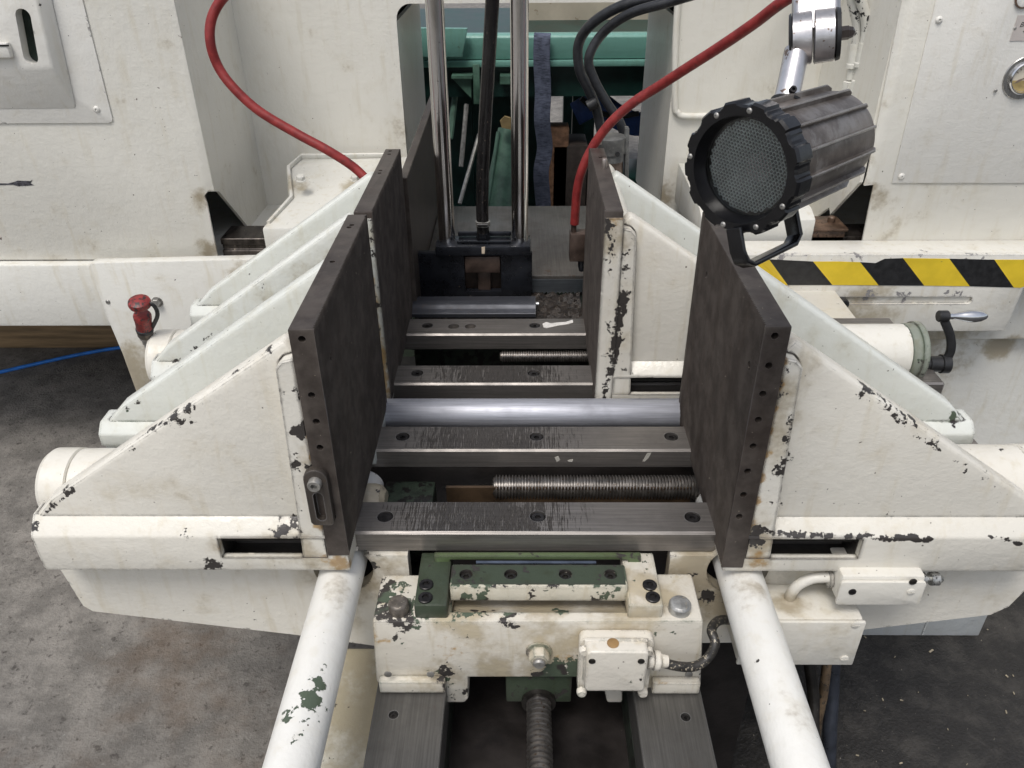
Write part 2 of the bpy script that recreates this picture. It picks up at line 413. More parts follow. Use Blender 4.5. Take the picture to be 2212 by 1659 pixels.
# lead screws
def thread(p, d, L, r, pitch, depth, seg=28, start=True):
    prof = [(0, r-depth*1.5), (.003, r-depth)]
    n = int(L/pitch)
    for i in range(n):
        t = .004+i*pitch
        prof += [(t, r-depth), (t+pitch*.22, r), (t+pitch*.55, r), (t+pitch*.77, r-depth)]
    return MB().lathe(p, d, prof, seg)
M_thr = plain('screw_steel', (.17, .158, .148), .32, .8, .3, 50, .0003, ((.10, .07, .05), .62))
single('lead_screw', thread((-.05, 1.0765, .66), (1, 0, 0), .45, .0212, .0056, .0032), M_thr, 'long threaded steel lead screw with open end behind the front support bar', 'lead screw', (-.05, 1.0765, .66), 'horizontal vise lead screws')
single('lead_screw', thread((-.048, 1.528, .66), (1, 0, 0), .30, .0128, .0052, .0024), M_thr, 'short thinner threaded lead screw between the two rear support bars', 'lead screw', (-.048, 1.528, .66), 'horizontal vise lead screws')

# ================================================================ VISE JAWS
def plate_mat(name, seed):
    s = NT(name); n = s.noise(26, 6, .65, off=(seed, 0, 0)); v = s.noise(5, 4, .6, stretch=(1, 6, 1), off=(0, seed, 0)); f = s.noise(160, 2, .6)
    c = s.mix(s.ramp(n, .35, .68), (.046, .037, .032), (.088, .074, .064))
    c = s.mix(s.ramp(v, .45, .7, 0, .3), c, (.040, .026, .019))
    c = s.mix(s.ramp(f, .74, .76, 0, .8), c, (.30, .26, .20))
    c = s.mix(s.ma('MULTIPLY', s.edge(.0009), .30), c, (.30, .28, .27))
    return s.fin(c, s.ma('ADD', .30, s.ma('MULTIPLY', n, .22)), .25, s.bump(s.ma('ADD', n, f), .0004, .5), .38)
def jaw_plate(sg, xi, y0, y1, z0, z1, holes_front=(), holes_top=(), holes_face=(), thick=.032, teeth=True):
    pitch, dep = .0044, .0030
    prof = [(xi+sg*thick, y0), (xi, y0+.0005)]
    if teeth:
        n = int((y1-y0-.008)/pitch)
        for i in range(n):
            y = y0+.004+i*pitch
            prof += [(xi, y), (xi+sg*dep, y+pitch*.55)]
    prof += [(xi, y1), (xi+sg*thick, y1)]
    m = MB(); m.prism(prof, 'z', z0, z1)
    # soften the outer long edges only
    es = [e for e in m.bm.edges if abs(abs(e.verts[0].co.x-(xi+sg*thick)) + abs(e.verts[1].co.x-(xi+sg*thick))) < 1e-6]
    fr = [e for e in m.bm.edges if abs(e.verts[0].co.z-z1) < 1e-6 and abs(e.verts[1].co.z-z1) < 1e-6 and abs(e.verts[0].co.y-y0) < .001 and abs(e.verts[1].co.y-y0) < .001]
    bmesh.ops.bevel(m.bm, geom=list(set(es+fr)), offset=.0022, segments=2, profile=.5, affect='EDGES')
    k = MB(); any_ = False
    for px, py in holes_front:
        p = at(px, py, Y=y0); k.cyl((p.x, y0-.01, p.z), (p.x, y0+.018, p.z), .0048, seg=16); any_ = True
    for px, py in holes_top:
        p = at(px, py, Z=z1); k.cyl((p.x, p.y, z1-.018), (p.x, p.y, z1+.01), .0042, seg=14); any_ = True
    for px, py in holes_face:
        p = at(px, py, X=xi); k.cyl((xi-sg*.01, p.y, p.z), (xi+sg*.012, p.y, p.z), .0065, seg=14); any_ = True
    return cut(m, k) if any_ else m
def jaw_casting(sg, d, y0, slot):
    """d: shift of the whole casting along X from the front left one's mirror place"""
    X = lambda v: sg*(v+d)
    y1 = y0+.39; mb = MB()
    # front web with foot ledge, rear web
    web = [(X(.286), .76), (X(.286), 1.052), (X(.300), 1.066), (X(.676), .8085), (X(.7105), .772), (X(.712), .757), (X(.712), .74), (X(.30), .74)]
    mb.prism(web, 'y', y0+.020, y0+.052); mb.bevel(.0075, 3, 25)
    m2 = MB().prism([(X(.286), .76), (X(.286), 1.050), (X(.300), 1.064), (X(.676), .8075), (X(.7105), .772), (X(.7195), .752), (X(.7195), .734), (X(.30), .734)], 'y', y0+.26, y0+.294).bevel(.0075, 3, 25)
    # foot: front rail with sloping ledge
    m3 = MB()
    xa, xb = sorted((X(.254), X(.712)))
    m3.prism([(y0, .687), (y0, .754), (y0+.022, .778), (y0+.05, .778), (y0+.09, .757), (y0+.09, .687)], 'x', xa, xb)
    m3.bevel(.003, 2, 25)
    if slot:
        sa, sb = sorted(slot)
        k = MB(); k.box(sa, sb, y0-.02, y0+.07, .7135, .7515)
        m3 = cut(m3, k)
        k = MB(); k.box(sa+.001, sb-.001, y0+.010, y0+.07, .692, .74); m3 = cut(m3, k)
    m4 = MB().box(*sorted((X(.254), X(.7195))), y0+.25, y1, .690, .735).bevel(.003, 2)
    m7 = MB().prism([(y0+.243, .7355), (y0+.243, .760), (y0+.2595, .776), (y0+.2985, .776), (y0+.2985, .7355)], 'x', *sorted((X(.31), X(.7215)))).bevel(.003, 2)
    # upright slab behind the plate
    m5 = MB().prism([(X(.2845), .70), (X(.2845), 1.050), (X(.300), 1.046), (X(.309), 1.036), (X(.322), .70)], 'y', y0+.0015, y1-.01).bevel(.0016, 1, 25)
    # inner flat between the webs
    m6 = MB().box(*sorted((X(.30), X(.56))), y0+.09, y0+.255, .695, .733)
    out = MB()
    for q in (mb, m3, m5, m6):
        me = q.mesh('t'); out.bm.from_mesh(me); bpy.data.meshes.remove(me)
    rear = MB()
    for q in (m2, m4, m7):
        me = q.mesh('t'); rear.bm.from_mesh(me); bpy.data.meshes.remove(me)
    return out, rear

D0 = dict(wear=.33, dirt=.5, er=.009)
bl_LF = [(at(640, 850, Y=.85), .02, .14), (at(650, 930, Y=.85), .022, .2), (at(648, 1010, Y=.85), .02, .16), (at(250, 960, Y=.87)*1, .03, .14), (at(420, 885, Y=.87), .03, .15), (at(380, 905, Y=.87), .02, .17),
         (at(390, 1143, Y=.85), .02, .2), (at(610, 1150, Y=.85), .03, .2), (at(715, 1180, Y=.85), .025, .2), (at(460, 1224, Y=.85), .02, .26), (at(75, 1120, Y=.86), .02, .15)]
bl_RF = [(at(1690, 800+i*50, Y=.86), .024, .17+.03*math.sin(i*2)) for i in range(7)] + [(at(1650, 1120, Y=.855), .03, .24)] + [(at(1660+i*44, 1160+(i%2)*7, Y=.85), .019, .20+.05*(i>5)) for i in range(9)] + [(at(2150, 1162, Y=.85), .018, .2), (at(2180, 1172, Y=.85), .012, .2), (at(1920, 1118, Y=.868), .012, .18)]
bl_RR = [(at(1335, 510+i*45, Y=1.30), .035, .11+.025*i*(i < 6)) for i in range(8)] + [(at(1325, 760, Y=1.30), .05, .26), (at(1370, 800, Y=1.3), .03, .18)]
bl_RF = bl_RF[:7] + [(at(1716, 850, Y=.857), at(1650, 1140, Y=.855), .012, .13), (at(1628, 1150, Y=.851), at(2005, 1166, Y=.851), .0085, .21), (at(1640, 1140, Y=.853), at(1630, 1170, Y=.851), .022, .2), (at(1850, 835, Y=.878), at(2230, 1112, Y=.878), .013, .18), (at(2140, 1158, Y=.851), at(2200, 1172, Y=.851), .008, .22), (at(1720, 745, Y=.86), .016, .2), (at(1920, 1116, Y=.868), .010, .18)]
bl_LF += [(at(255, 962, Y=.875), at(430, 875, Y=.875), .009, .15), (at(470, 842, Y=.878), at(585, 752, Y=.878), .010, .16), (at(70, 1140, Y=.86), at(170, 1040, Y=.875), .010, .17), (at(340, 1146, Y=.851), at(640, 1150, Y=.851), .005, .13), (at(628, 830, Y=.855), at(655, 1100, Y=.855), .006, .13), (at(66, 1160, Y=.85), at(95, 1230, Y=.85), .006, .16)]
bl_RR = [(at(1318, 480, Y=1.29), at(1310, 850, Y=1.29), .013, .12), (at(1352, 520, Y=1.295), at(1340, 830, Y=1.295), .018, .115), (at(1345, 640, Y=1.29), at(1318, 800, Y=1.29), .016, .25), (at(1350, 800, Y=1.29), at(1400, 818, Y=1.29), .012, .22)]
bl_LR = [(at(812, 480+i*60, Y=1.29), .03, .15) for i in range(6)]
Mc = dict(LF=paint('cream_paint_front_left', blobs=bl_LF, stains=[(at(1 and 665, 1000, Y=.85), .05, .22), (at(650, 1190, Y=.85), .06, .2), (at(470, 1185, Y=.85), .03, .2)], green=0, rusts=[(at(664+i*4.3, 800+i*48, Y=.85), .013, .30) for i in range(8)] + [(at(735, 1215, Y=.85), .03, .22), (at(480, 1185, Y=.85), .012, .25)], **D0),
          RF=paint('cream_paint_front_right', wear=.38, dirt=.5, er=.009, blobs=bl_RF, rusts=[(at(1688-i*9, 780+i*50, Y=.854), .010, .28) for i in range(8)] + [(at(1640, 1215, Y=.85), .03, .16)], stains=[(at(1660, 900, Y=.85), .08, .2), (at(1640, 1190, Y=.85), .06, .2)], green=0),
          LR=paint('cream_paint_rear_left', blobs=bl_LR, rusts=[(at(800+i*6, 470+i*60, Y=1.287), .016, .26) for i in range(7)], stains=[(at(815, 700, Y=1.29), .2, .35)], green=0, **D0),
          RR=paint('cream_paint_rear_right', blobs=bl_RR, rusts=[(at(1330, 460, Y=1.287), .03, .26)], stains=[(at(1320, 500, Y=1.3), .05, .25)], green=.0, wear=.30, dirt=.5, er=.009))
M_rear = paint('cool_cream_paint', (.66, .675, .63), dirt=.45, wear=.28, er=.009, green=.25, stains=[(at(600, 660, Y=1.3), .1, .1)],
               blobs=[(at(690, 545, Y=1.11), .009, .2), (at(300, 870, Y=1.11), .009, .2), (at(275, 885, Y=1.11), .009, .18), (at(1700, 640, Y=1.11), .012, .16), (at(2060, 905, Y=1.11), .02, .15)])
Mc['LR'] = paint('cool_cream_rear_left', (.67, .68, .635), wear=.3, dirt=.55, er=.009, green=0, blobs=bl_LR+[(at(365, 790, Y=1.31), at(470, 715, Y=1.31), .007, .15)], rusts=[(at(772, 462, Y=1.287), at(836, 850, Y=1.287), .014, .24)], stains=[(at(815, 700, Y=1.29), .2, .2)])
specs = [('LF', -1, .0, .85, 1.094, .720, (-.4405, -.284), 'front left vise jaw with chipped cream gusset and a slotted link bolted to its end',
          [(652, 733), (673, 854), (683, 911), (691, 967), (719, 1116)], [(760, 486), (754, 491), (718, 565)], [(716, 770)]),
         ('RF', 1, .041, .85, 1.097, .697, (.325, .4893), 'front right vise jaw with heavily chipped cream gusset, below the lamp',
          [(1674, 726), (1661, 790), (1648, 851), (1638, 907), (1627, 964), (1615, 1018), (1606, 1069), (1597, 1116)], [], [(1525, 594), (1617, 790)]),
         ('LR', -1, .0, 1.29, 1.082, .70, None, 'rear left vise jaw with dark plate reaching the saw column opening',
          [], [(843, 326), (841, 333), (822, 368), (820, 374)], [(884, 430), (862, 575)]),
         ('RR', 1, -.112, 1.29, 1.082, .70, (.175, .44), 'rear right vise jaw with cream end face flaking to black, under the red hose',
          [], [(1297, 340)], [(1282, 420)])]
for key, sg, d, y0, z1, z0, slot, lab, hf, ht, hc in specs:
    xi = sg*(.252+d)
    t = thing('vise_jaw', lab, 'vise jaw', (xi, y0, .687), 'cream painted vise jaws facing each other in pairs')
    cst, rear = jaw_casting(sg, d, y0, slot)
    part('jaw_casting', cst, Mc[key], t); part('rear_gusset', rear, M_rear, t)
    part('jaw_plate', jaw_plate(sg, xi, y0-.002, y0+(.392 if y0 < 1 else .372), z0, z1, hf, ht, hc), plate_mat('jaw_plate_'+key.lower(), specs.index((key, sg, d, y0, z1, z0, slot, lab, hf, ht, hc))*3.7), t)
    if slot:
        a_, b_ = slot
        if a_ > b_: a_, b_ = b_, a_
        mm = MB().box(a_+.0012, b_-.0012, y0+.0102, y0+.0698, .6922, .6935)
        mm.box(a_+.0012, a_+.0022, y0+.0102, y0+.0698, .6937, .7395); mm.box(b_-.0022, b_-.0012, y0+.0102, y0+.0698, .6937, .7395)
        mm.box(a_+.0024, b_-.0024, y0+.068, y0+.0698, .6937, .7395); mm.box(a_+.0024, b_-.0024, y0+.0105, y0+.0675, .738, .7395)
        part('slot_shade_liner', mm, M_oil, t)  # dark liner added so the cream cavity reads as deep shade
    if key in ('LR', 'RR'):     # the front end of the rear plates is painted over
        xa, xb = sorted((xi+sg*.001, xi+sg*.0335))
        part('painted_end', MB().box(xa, xb, y0-.003, y0-.0002, .70, z1-.012).bevel(.0008, 1), Mc[key], t, label='flaking cream paint over the plate end')
    if key == 'LF':
        # filled plug and slotted clamp link with its screw
        p = at(662, 796, Y=y0); place('plug', PLUG, M_dk, t, (p.x, y0+.0035, p.z), (0, -1, 0)).scale = (.42, .42, .6)
        c0, c1 = at(694, 1005, Y=y0-.006), at(686, 1133, Y=y0-.006)
        cx = (c0.x+c1.x)/2; r = .0165; zt, zb = c0.z-.004, c1.z+.004
        out = [(cx+r*math.cos(R_(a)), zt-r+r*math.sin(R_(a))) for a in range(0, 181, 20)] + [(cx-r, zb+.005), (cx-r+.004, zb), (cx+r-.004, zb), (cx+r, zb+.005)]
        m = MB(); m.prism(out, 'y', y0-.013, y0-.0005); m.bevel(.0018, 2)
        k = MB(); k.prism([(cx+.0068*math.cos(R_(a)), zt-.045+.0068*math.sin(R_(a))) for a in range(0, 181, 20)] + [(cx+.0068*math.cos(R_(a)), zb+.016+.0068*math.sin(R_(a))) for a in range(180, 361, 20)], 'y', y0-.03, y0-.0015)
        lk = part('slotted_link', cut(m, k), steel('link_steel', (.085, .072, .062), .4, .5, 'z', (), .3), t)
        p = at(691, 1043, Y=y0-.014)
        place('socket_screw', SCKB, M_zinc, t, (cx, y0-.012, p.z), (0, -1, 0)).scale = (1.25,)*3

# hydraulic cylinders lying along the webs
def hyd(key, sg, y, z, r, xe, xin, lab, mat):
    t = thing('hydraulic_cylinder', lab, 'hydraulic cylinder', (sg*xe, y, z), 'cream vise cylinders behind the gussets')
    part('barrel', MB().lathe((sg*xin, y, z), (sg, 0, 0), [(0, r), (xe-xin-.052, r), (xe-xin-.050, r-.002)], 48), mat, t)
    part('end_cap', MB().lathe((sg*(xe-.049), y, z), (sg, 0, 0), [(0, r-.002), (.002, r+.001), (.040, r+.001), (.047, r-.004), (.049, r-.010)], 48), mat, t)
    return t
M_cyl = paint('cream_cylinder_paint', wear=.1, dirt=.45, green=.2, blobs=[(at(2160, 985, Y=1.0), .03, .16), (at(200, 985, Y=1.0), .02, .12)], rough=.26)
hyd('FL', -1, .985, .742, .057, .748, .34, 'front left cream cylinder end poking out behind the gusset, below the coupler', M_cyl)
t = hyd('RL', -1, 1.405, .727, .060, .750, .34, 'rear left cream cylinder whose end carries the red coupler', M_cyl)
hyd('FR', 1, .985, .746, .060, .82, .38, 'front right cream cylinder, cut off by the right edge of the photo', M_cyl)
# ================================================================ MACHINE BED
def A_(x, y): return (x/3, y/3)
def B_(x, y): return (737.3+x/3, y/3)
def C_(x, y): return (1474.7+x/3, y/3)
def D_(x, y): return (x/3, 553+y/3)
def F_(x, y): return (1474.7+x/3, 553+y/3)
def I_(x, y): return (1474.7+x/3, 1106+y/3)
YA = .895
M_apron = paint('cream_apron_paint', wear=.12, dirt=.5, green=.3, stains=[(at(780, 1250, Y=YA), .08, .3), (at(840, 1240, Y=YA), .06, .22), (at(1510, 1250, Y=YA), .09, .34), (at(1545, 1300, Y=YA), .06, .38), (at(1600, 1270, Y=YA), .1, .22)],
                blobs=[(at(790, 1215, Y=YA), .03, .17), (at(1530, 1290, Y=YA), .03, .17), (at(1490, 1250, Y=YA), .02, .16), (at(550, 1340, Y=YA), .01, .18)])
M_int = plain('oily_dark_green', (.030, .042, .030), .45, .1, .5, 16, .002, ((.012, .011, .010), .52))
M_pit = plain('oily_pit', (.020, .017, .016), .35, .1, .45, 14, .0015, ((.10, .09, .075), .73))
bed = thing('machine_bed', 'cream machine bed with front apron plates pierced by the two round tubes', 'machine bed', (0, YA, 0))
def apron(pts, hole, lab=None):
    m = MB().prism(pts, 'y', YA, YA+.022)
    k = MB().cyl((hole[0], YA-.05, hole[1]), (hole[0], YA+.05, hole[1]), hole[2], seg=40)
    m = cut(m, k)
    part('apron_plate', m, M_apron, bed)
xl = at(880, 1200, Y=YA).x; xr = at(1449, 1200, Y=YA).x
apron([(-.735, .686), (-.7227, .6363), (-.712, .562), (-.70, .549), (-.3716, .4928), (-.2467, .4669), (xl, .4669), (xl, .6745), (-.252, .6745), (-.252, .686)], (-.279, .645, .047))
apron([(xr, .6745), (xr, .475), (.3531, .4777), (.5544, .509), (.755, .546), (.778, .565), (.80, .6243), (.81, .686), (.30, .686), (.293, .6745)], (.335, .645, .048))
part('bed_floor', MB().box(-.44, .48, .93, 1.70, .52, .56), M_pit, bed)
part('side_wall', MB().box(-.72, -.46, .98, 1.9, .585, .664).bevel(.004), M_apron, bed)
part('side_wall', MB().box(.50, .80, .98, 1.9, .585, .664).bevel(.004), M_apron, bed)
part('bed_body', MB().box(-.25, .42, .95, 1.9, .0, .518), M_pit, bed)
m = MB().box(-.24, -.152, .990, 1.10, .565, .655).bevel(.004); part('inner_web', m, M_int, bed)
m = MB().box(-.13, .29, 1.06, 1.066, .57, .672); part('inner_web', m, plain('rusty_brown_plate', (.055, .035, .020), .5, .2, .5, 18), bed)
m = MB().box(-.10, .12, 1.32, 1.324, .57, .672); part('inner_web', m, plain('rusty_brown_plate_b', (.04, .026, .018), .5, .2, .5, 18), bed)
# cream nut housing peeping out behind the front left jaw
m = MB().lathe((-.30, 1.035, .655), (1, 0, 0), [(0, .037), (.050, .037), (.062, .034), (.070, .024)], 32)
part('nut_housing', m, paint('cream_nut_housing', wear=.1, dirt=.9, chips=.09, green=.1, stains=[((-.24, 1.03, .67), .08, .35)]), bed)

# round white tubes coming forward out of the apron
M_tube = paint('white_tube_paint', (.76, .75, .71), wear=0, dirt=.25, green=1.2, rough=.30,
               blobs=[(at(690, 1475, Z=.68), .02, .20), (at(680, 1510, Z=.68), .022, .25), (at(668, 1500, Z=.68), .015, .22), (at(700, 1440, Z=.68), .012, .2), (at(615, 1540, Z=.68), .014, .18), (at(1622, 1416, Z=.68), .012, .32), (at(1660, 1555, Z=.68), .010, .32),
                      (at(680, 1600, Z=.68), .01, .15), (at(720, 1425, Z=.68), .01, .15), (at(705, 1480, Z=.68), .035, .09), (at(745, 1300, Z=.68), at(640, 1659, Z=.68), .024, .085)], stains=[(at(1600, 1260, Z=.68), .05, .16), (at(740, 1260, Z=.68), .04, .12)])
for x, lab in ((-.279, 'round white tube at left with green and dark paint chips, running toward the viewer'), (.335, 'round white tube at right with two green paint chips, beside the junction box')):
    m = MB().lathe((x, .30, .645), (0, 1, 0), [(0, .034), (.80, .034)], 64)
    single('round_tube', m, M_tube, lab, 'tube', (x, .3, .645), 'white tubes running forward from the apron')

# ================================================================ BASE FRAME, RAILS, PIT
M_frame = paint('old_cream_frame', (.52, .50, .43), wear=.2, dirt=.9, chips=.03, green=.4, stains=[(at(760, 1500, Z=.465), .2, .22)])
fr = thing('base_frame', 'dirty cream base frame under the shuttle rails with a dark oily pit', 'base frame', (0, .25, 0))
part('side_beam', MB().box(-.300, -.2245, .25, .89, .02, .468).bevel(.004), M_frame, fr)
part('side_beam', MB().box(.2745, .285, .25, .89, .02, .440).bevel(.002), M_pit, fr)
part('rail_bed', MB().box(-.2235, -.1165, .25, .98, .02, .4275), M_int, fr)
part('rail_bed', MB().box(.1705, .2735, .25, .98, .02, .4275), M_int, fr)
part('pit_floor', MB().box(-.1165, .1705, .25, .98, .33, .36), M_pit, fr)
M_rail = steel('rail_steel', (.135, .13, .122), .42, .6, 'y', (), .2)
for x0, x1, (hx, hy), lab in ((-.2235, -.1165, (850, 1544), 'left flat steel rail under the shuttle carriage'), (.1705, .2738, (1481, 1549), 'right flat steel rail under the shuttle carriage')):
    m = MB().box(x0, x1, .25, .96, .428, .500).bevel(.0015, 1)
    p = at(hx, hy, Z=.5); k = MB().cyl((p.x, p.y, .49), (p.x, p.y, .51), .0072, seg=24)
    t = thing('slide_rail', lab, 'rail', (x0, .25, .428), 'flat steel rails under the carriage')
    part('rail', cut(m, k), M_rail, t); place('screw', FLAT, M_scr, t, (p.x, p.y, .4965), (0, 0, 1)).scale = (.68,)*3
single('lead_screw', thread((.0265, .25, .452), (0, 1, 0), .60, .0195, .0088, .0034, 32), M_thr, 'thick greasy feed screw running forward between the two slide rails', 'lead screw', (.0265, .25, .452))

# ================================================================ SHUTTLE CARRIAGE
YC = .79
gb = lambda pts, r, k, **q: [(at(*H_(x, y), **q), r, k) for x, y in pts]
M_car = paint('chipped_cream_carriage', (.625, .59, .515), wear=.30, dirt=1.0, chips=.03, green=.9, rough=.42, grime=(.13, .09, .055), rusts=gb([(1500, 950), (1540, 1100), (230, 800), (720, 900), (2100, 1000)], .03, .14, Y=YC),
              blobs=gb([(760, 640), (900, 640), (1080, 660), (1400, 620)], .022, .19, Z=.645) + gb([(280, 620), (420, 600), (300, 540), (400, 680)], .035, .25, Z=.645) + gb([(560, 540), (600, 440), (560, 600)], .03, .27, Z=.672)
              + gb([(1380, 1010), (1480, 1060), (1530, 1000), (1300, 1080)], .024, .22, Y=YC) + gb([(700, 1050), (760, 1150), (360, 700)], .03, .12, Y=YC),
              stains=gb([(1270, 1000), (1000, 1000), (1500, 900), (700, 1060)], .05, .20, Y=YC) + gb([(800, 600), (1800, 620), (1300, 600), (1950, 560)], .05, .32, Z=.645))
M_grn = paint('green_undercoat', (.095, .135, .060), wear=.25, dirt=.8, chips=.05, green=0, rough=.38, grime=(.03, .03, .02))
M_dgrn = paint('dark_green_paint', (.044, .060, .038), wear=.25, dirt=.9, chips=.09, green=0, rough=.35, grime=(.02, .018, .014))
car = thing('shuttle_carriage', 'chipped cream and green shuttle carriage riding on the two flat rails', 'carriage', (0, YC, .5))
body = [(804, 1344), (1520, 1342), (1514, 1486), (1367, 1489), (1345, 1489), (1345, 1519), (1311, 1519), (1300, 1464), (1012, 1464), (1012, 1510), (1004, 1519), (962, 1519), (960, 1476), (813, 1476)]
m = MB().prism(pxz(body, YC), 'y', YC, .884).bevel(.004, 2, 35)
# trough between the posts
q0, q1 = at(*H_(705, 700), Y=YC), at(*H_(1870, 700), Y=YC)
k = MB().prism([(YC+.014, .651), (YC+.022, .640), (YC+.045, .628), (.90, .612), (.90, .651)], 'x', q0.x, q1.x)
part('carriage_body', cut(m, k), M_car, car)
zt = .672
for (xa, xb, lab) in ((896, 967, 'post with green top'), (1356, 1431, 'grimy cream post')):
    pa, pb = at(xa, 1330, Y=.797), at(xb, 1330, Y=.797)
    m = MB().box(pa.x, pb.x, .797, .905, .644, zt).bevel(.003, 2)
    part('guide_post', m, M_dgrn if xa < 1000 else M_car, car)
for px, py in ((550, 475), (545, 560), (1998, 478), (2018, 556)):
    p = at(*H_(px, py), Z=zt); place('socket_screw', SCK, M_scr, car, (p.x, p.y, zt-.002), (0, 0, 1)).scale = (1.25, 1.25, .9)
# clamp bar across the top
pa, pb = at(971, 1275, Y=.82), at(1357, 1275, Y=.82)
m = MB().box(pa.x, pb.x, .822, .868, .654, .684).bevel(.003, 2)
k = MB(); hp = [at(*H_(x, 405), Z=.684) for x in (808, 1098, 1452, 1745)]
for p in hp: k.cyl((p.x, p.y, .672), (p.x, p.y, .70), .0098, seg=24)
bar = cut(m, k)
M_cb = paint('clamp_bar_paint', (.60, .56, .46), wear=.2, dirt=.7, green=.2, blobs=[(at(*H_(x, 550), Y=.822), .018, .24) for x in (820, 900, 1640, 1730)] + [(Vector((pa.x+i*.03, .848, .69)), .032, .30) for i in range(12)])
# the top of the bar shows green undercoat
cbp = part('clamp_bar', bar, M_cb, car)
m = MB().box(pa.x+.003, pb.x-.003, .8265, .8655, .6838, .6846); k = MB()
for p in hp: k.cyl((p.x, p.y, .672), (p.x, p.y, .70), .0099, seg=24)
part('green_top_face', cut(m, k), M_dgrn, car)
for p in hp: place('socket_screw', SCK, M_oil, car, (p.x, p.y, .6735), (0, 0, 1)).scale = (1.08, 1.08, 1)
# light green frame behind the clamp bar
u = [(937, 1208), (1386, 1208), (1386, 1250), (1357, 1266), (1357, 1216), (972, 1216), (972, 1266), (940, 1245)]
part('rear_frame', MB().prism([(at(x, y, Y=.878).x, at(x, y, Y=.878).z) for x, y in u], 'y', .8842, .8935).bevel(.001), M_grn, car)
part('dark_slot_rod', MB().cyl((at(1030, 1213, Y=.89).x, .876, .679), (at(1285, 1213, Y=.89).x, .876, .679), .003, seg=10), plain('blue_steel', (.10, .12, .16), .3, .8), car)
for px, py in ((860, 1298), (1470, 1300)):
    p = at(px, py, Z=.665); r = .0152 if px < 1000 else .0163
    m = MB().lathe((p.x, p.y, .644), (0, 0, 1), [(0, r*.97), (.003, r), (.016, r), (.0195, r*.86), (.020, r*.8)], 32)
    part('round_bolt', m, plain('bolt_brown' if px < 1000 else 'bolt_grey', (.16, .14, .12) if px < 1000 else (.33, .33, .32), .42, .5, .3, 90, .0008, ((.45, .40, .30), .64)), car)
# rail wipers
for x0, x1 in ((812, 960), (1416, 1516)):
    a, b = at(x0, 1441, Y=.775), at(x1, 1470, Y=.775)
    part('wiper_plate', MB().box(a.x, b.x, .776, .7895, .5035, .5285).bevel(.002), M_car, car)
    for xx in ((838, 930) if x0 < 1000 else (1488,)):
        p = at(xx, 1457, Y=.775); place('screw', SLOT, M_zinc, car, (p.x, .776, p.z), (0, -1, 0)).scale = (1.3,)*3
# nut block and boss
a, b = at(1092, 1466, Y=.80), at(1234, 1520, Y=.80)
part('nut_block', MB().box(a.x, b.x, .802, .87, b.z, .520).bevel(.003), M_dgrn, car)
p = at(1164, 1405, Y=YC)
st = place('stud_nut', hex_mesh(.0155, .016), M_car, car, (p.x, YC-.001, p.z), (0, -1, 0))
part('stud', MB().lathe((p.x, YC-.014, p.z-.001), (0, -1, 0), [(0, .0092), (.010, .0092), (.0125, .007)], 20), M_zinc, car)
part('screw_collar', MB().lathe((.0265, .795, .452), (0, 1, 0), [(0, .027), (.01, .0275)], 32), M_oil, car)

# limit switch on the carriage front
M_sw = paint('cream_switch_paint', (.70, .66, .58), wear=.22, dirt=.6, green=.2, rough=.25, blobs=[(at(1380, 1470, Y=.74), .012, .16)])
sw = thing('limit_switch', 'cream limit switch box with corner lugs on the carriage front, cable leaving its right side', 'limit switch', tuple(at(1330, 1440, Y=.78)))
a, b = at(1252, 1352, Y=.785), at(1400, 1450, Y=.785)
part('mounting_flange', MB().prism([(x+(a.x+b.x)/2, z+.575) for x, z in rrect((b.x-a.x)/2, .058, .010)], 'y', .770, .7885).bevel(.002), M_sw, sw)
a, b = at(1268, 1409, Y=.742), at(1392, 1494, Y=.742)
part('switch_cover', MB().prism([(x+(a.x+b.x)/2, z+(a.z+b.z)/2) for x, z in rrect((b.x-a.x)/2, (a.z-b.z)/2, .007)], 'y', .742, .7695).bevel(.003, 3), M_sw, sw)
c0 = at(1328, 1378, Y=.757)
part('cover_rim', MB().box(a.x-.002, b.x+.002, .7600, .7660, b.z-.002, a.z+.0015).bevel(.001), M_sw, sw)
for px, py in ((1279, 1428), (1385, 1428)): 
    p = at(px, py, Y=.742); place('screw', SLOT, M_oil, sw, (p.x, .742, p.z), (0, -1, 0)).scale = (1.1,)*3
for sx, sz in ((-1, 1), (1, 1), (-1, -1), (1, -1)):
    m = MB().lathe(((a.x+b.x)/2+sx*((b.x-a.x)/2+.002), .764, .575+sz*.046), (0, -1, 0), [(0, .0075), (.006, .0075), (.009, .006)], 16)
    part('corner_lug', m, M_sw, sw)
p = at(1325, 1380, Y=.757)
part('brown_plug', MB().lathe((p.x, .757, a.z+.0005), (0, 0, 1), [(0, .0085), (.0012, .0085), (.0016, .0075)], 20), plain('brown_plastic', (.28, .17, .07), .4), sw)
g0, g1 = at(1398, 1425, Y=.765), at(1432, 1428, Y=.765)
part('cable_gland', MB().lathe(g0, g1-g0, [(0, .012), (.008, .012), (.009, .0145), (.018, .0145), (.020, .010), (.030, .009)], 18), M_sw, sw)
M_cab = plain('sooty_cable', (.03, .028, .026), .4, .1, .5, 70, .001, ((.35, .31, .24), .60))
pts = [at(1425, 1430, Y=.765), at(1470, 1440, Y=.765), at(1505, 1438, Y=.77), at(1530, 1420, Y=.78), at(1545, 1390, Y=.79), at(1537, 1360, Y=.81), at(1555, 1340, Y=.84), at(1590, 1342, Y=.875), at(1615, 1350, Y=.88)]
single('control_cable', MB().tube(pts, .0072, 14, 8), M_cab, 'paint spattered black cable curling up from the limit switch to the junction box', 'cable', tuple(pts[0]))

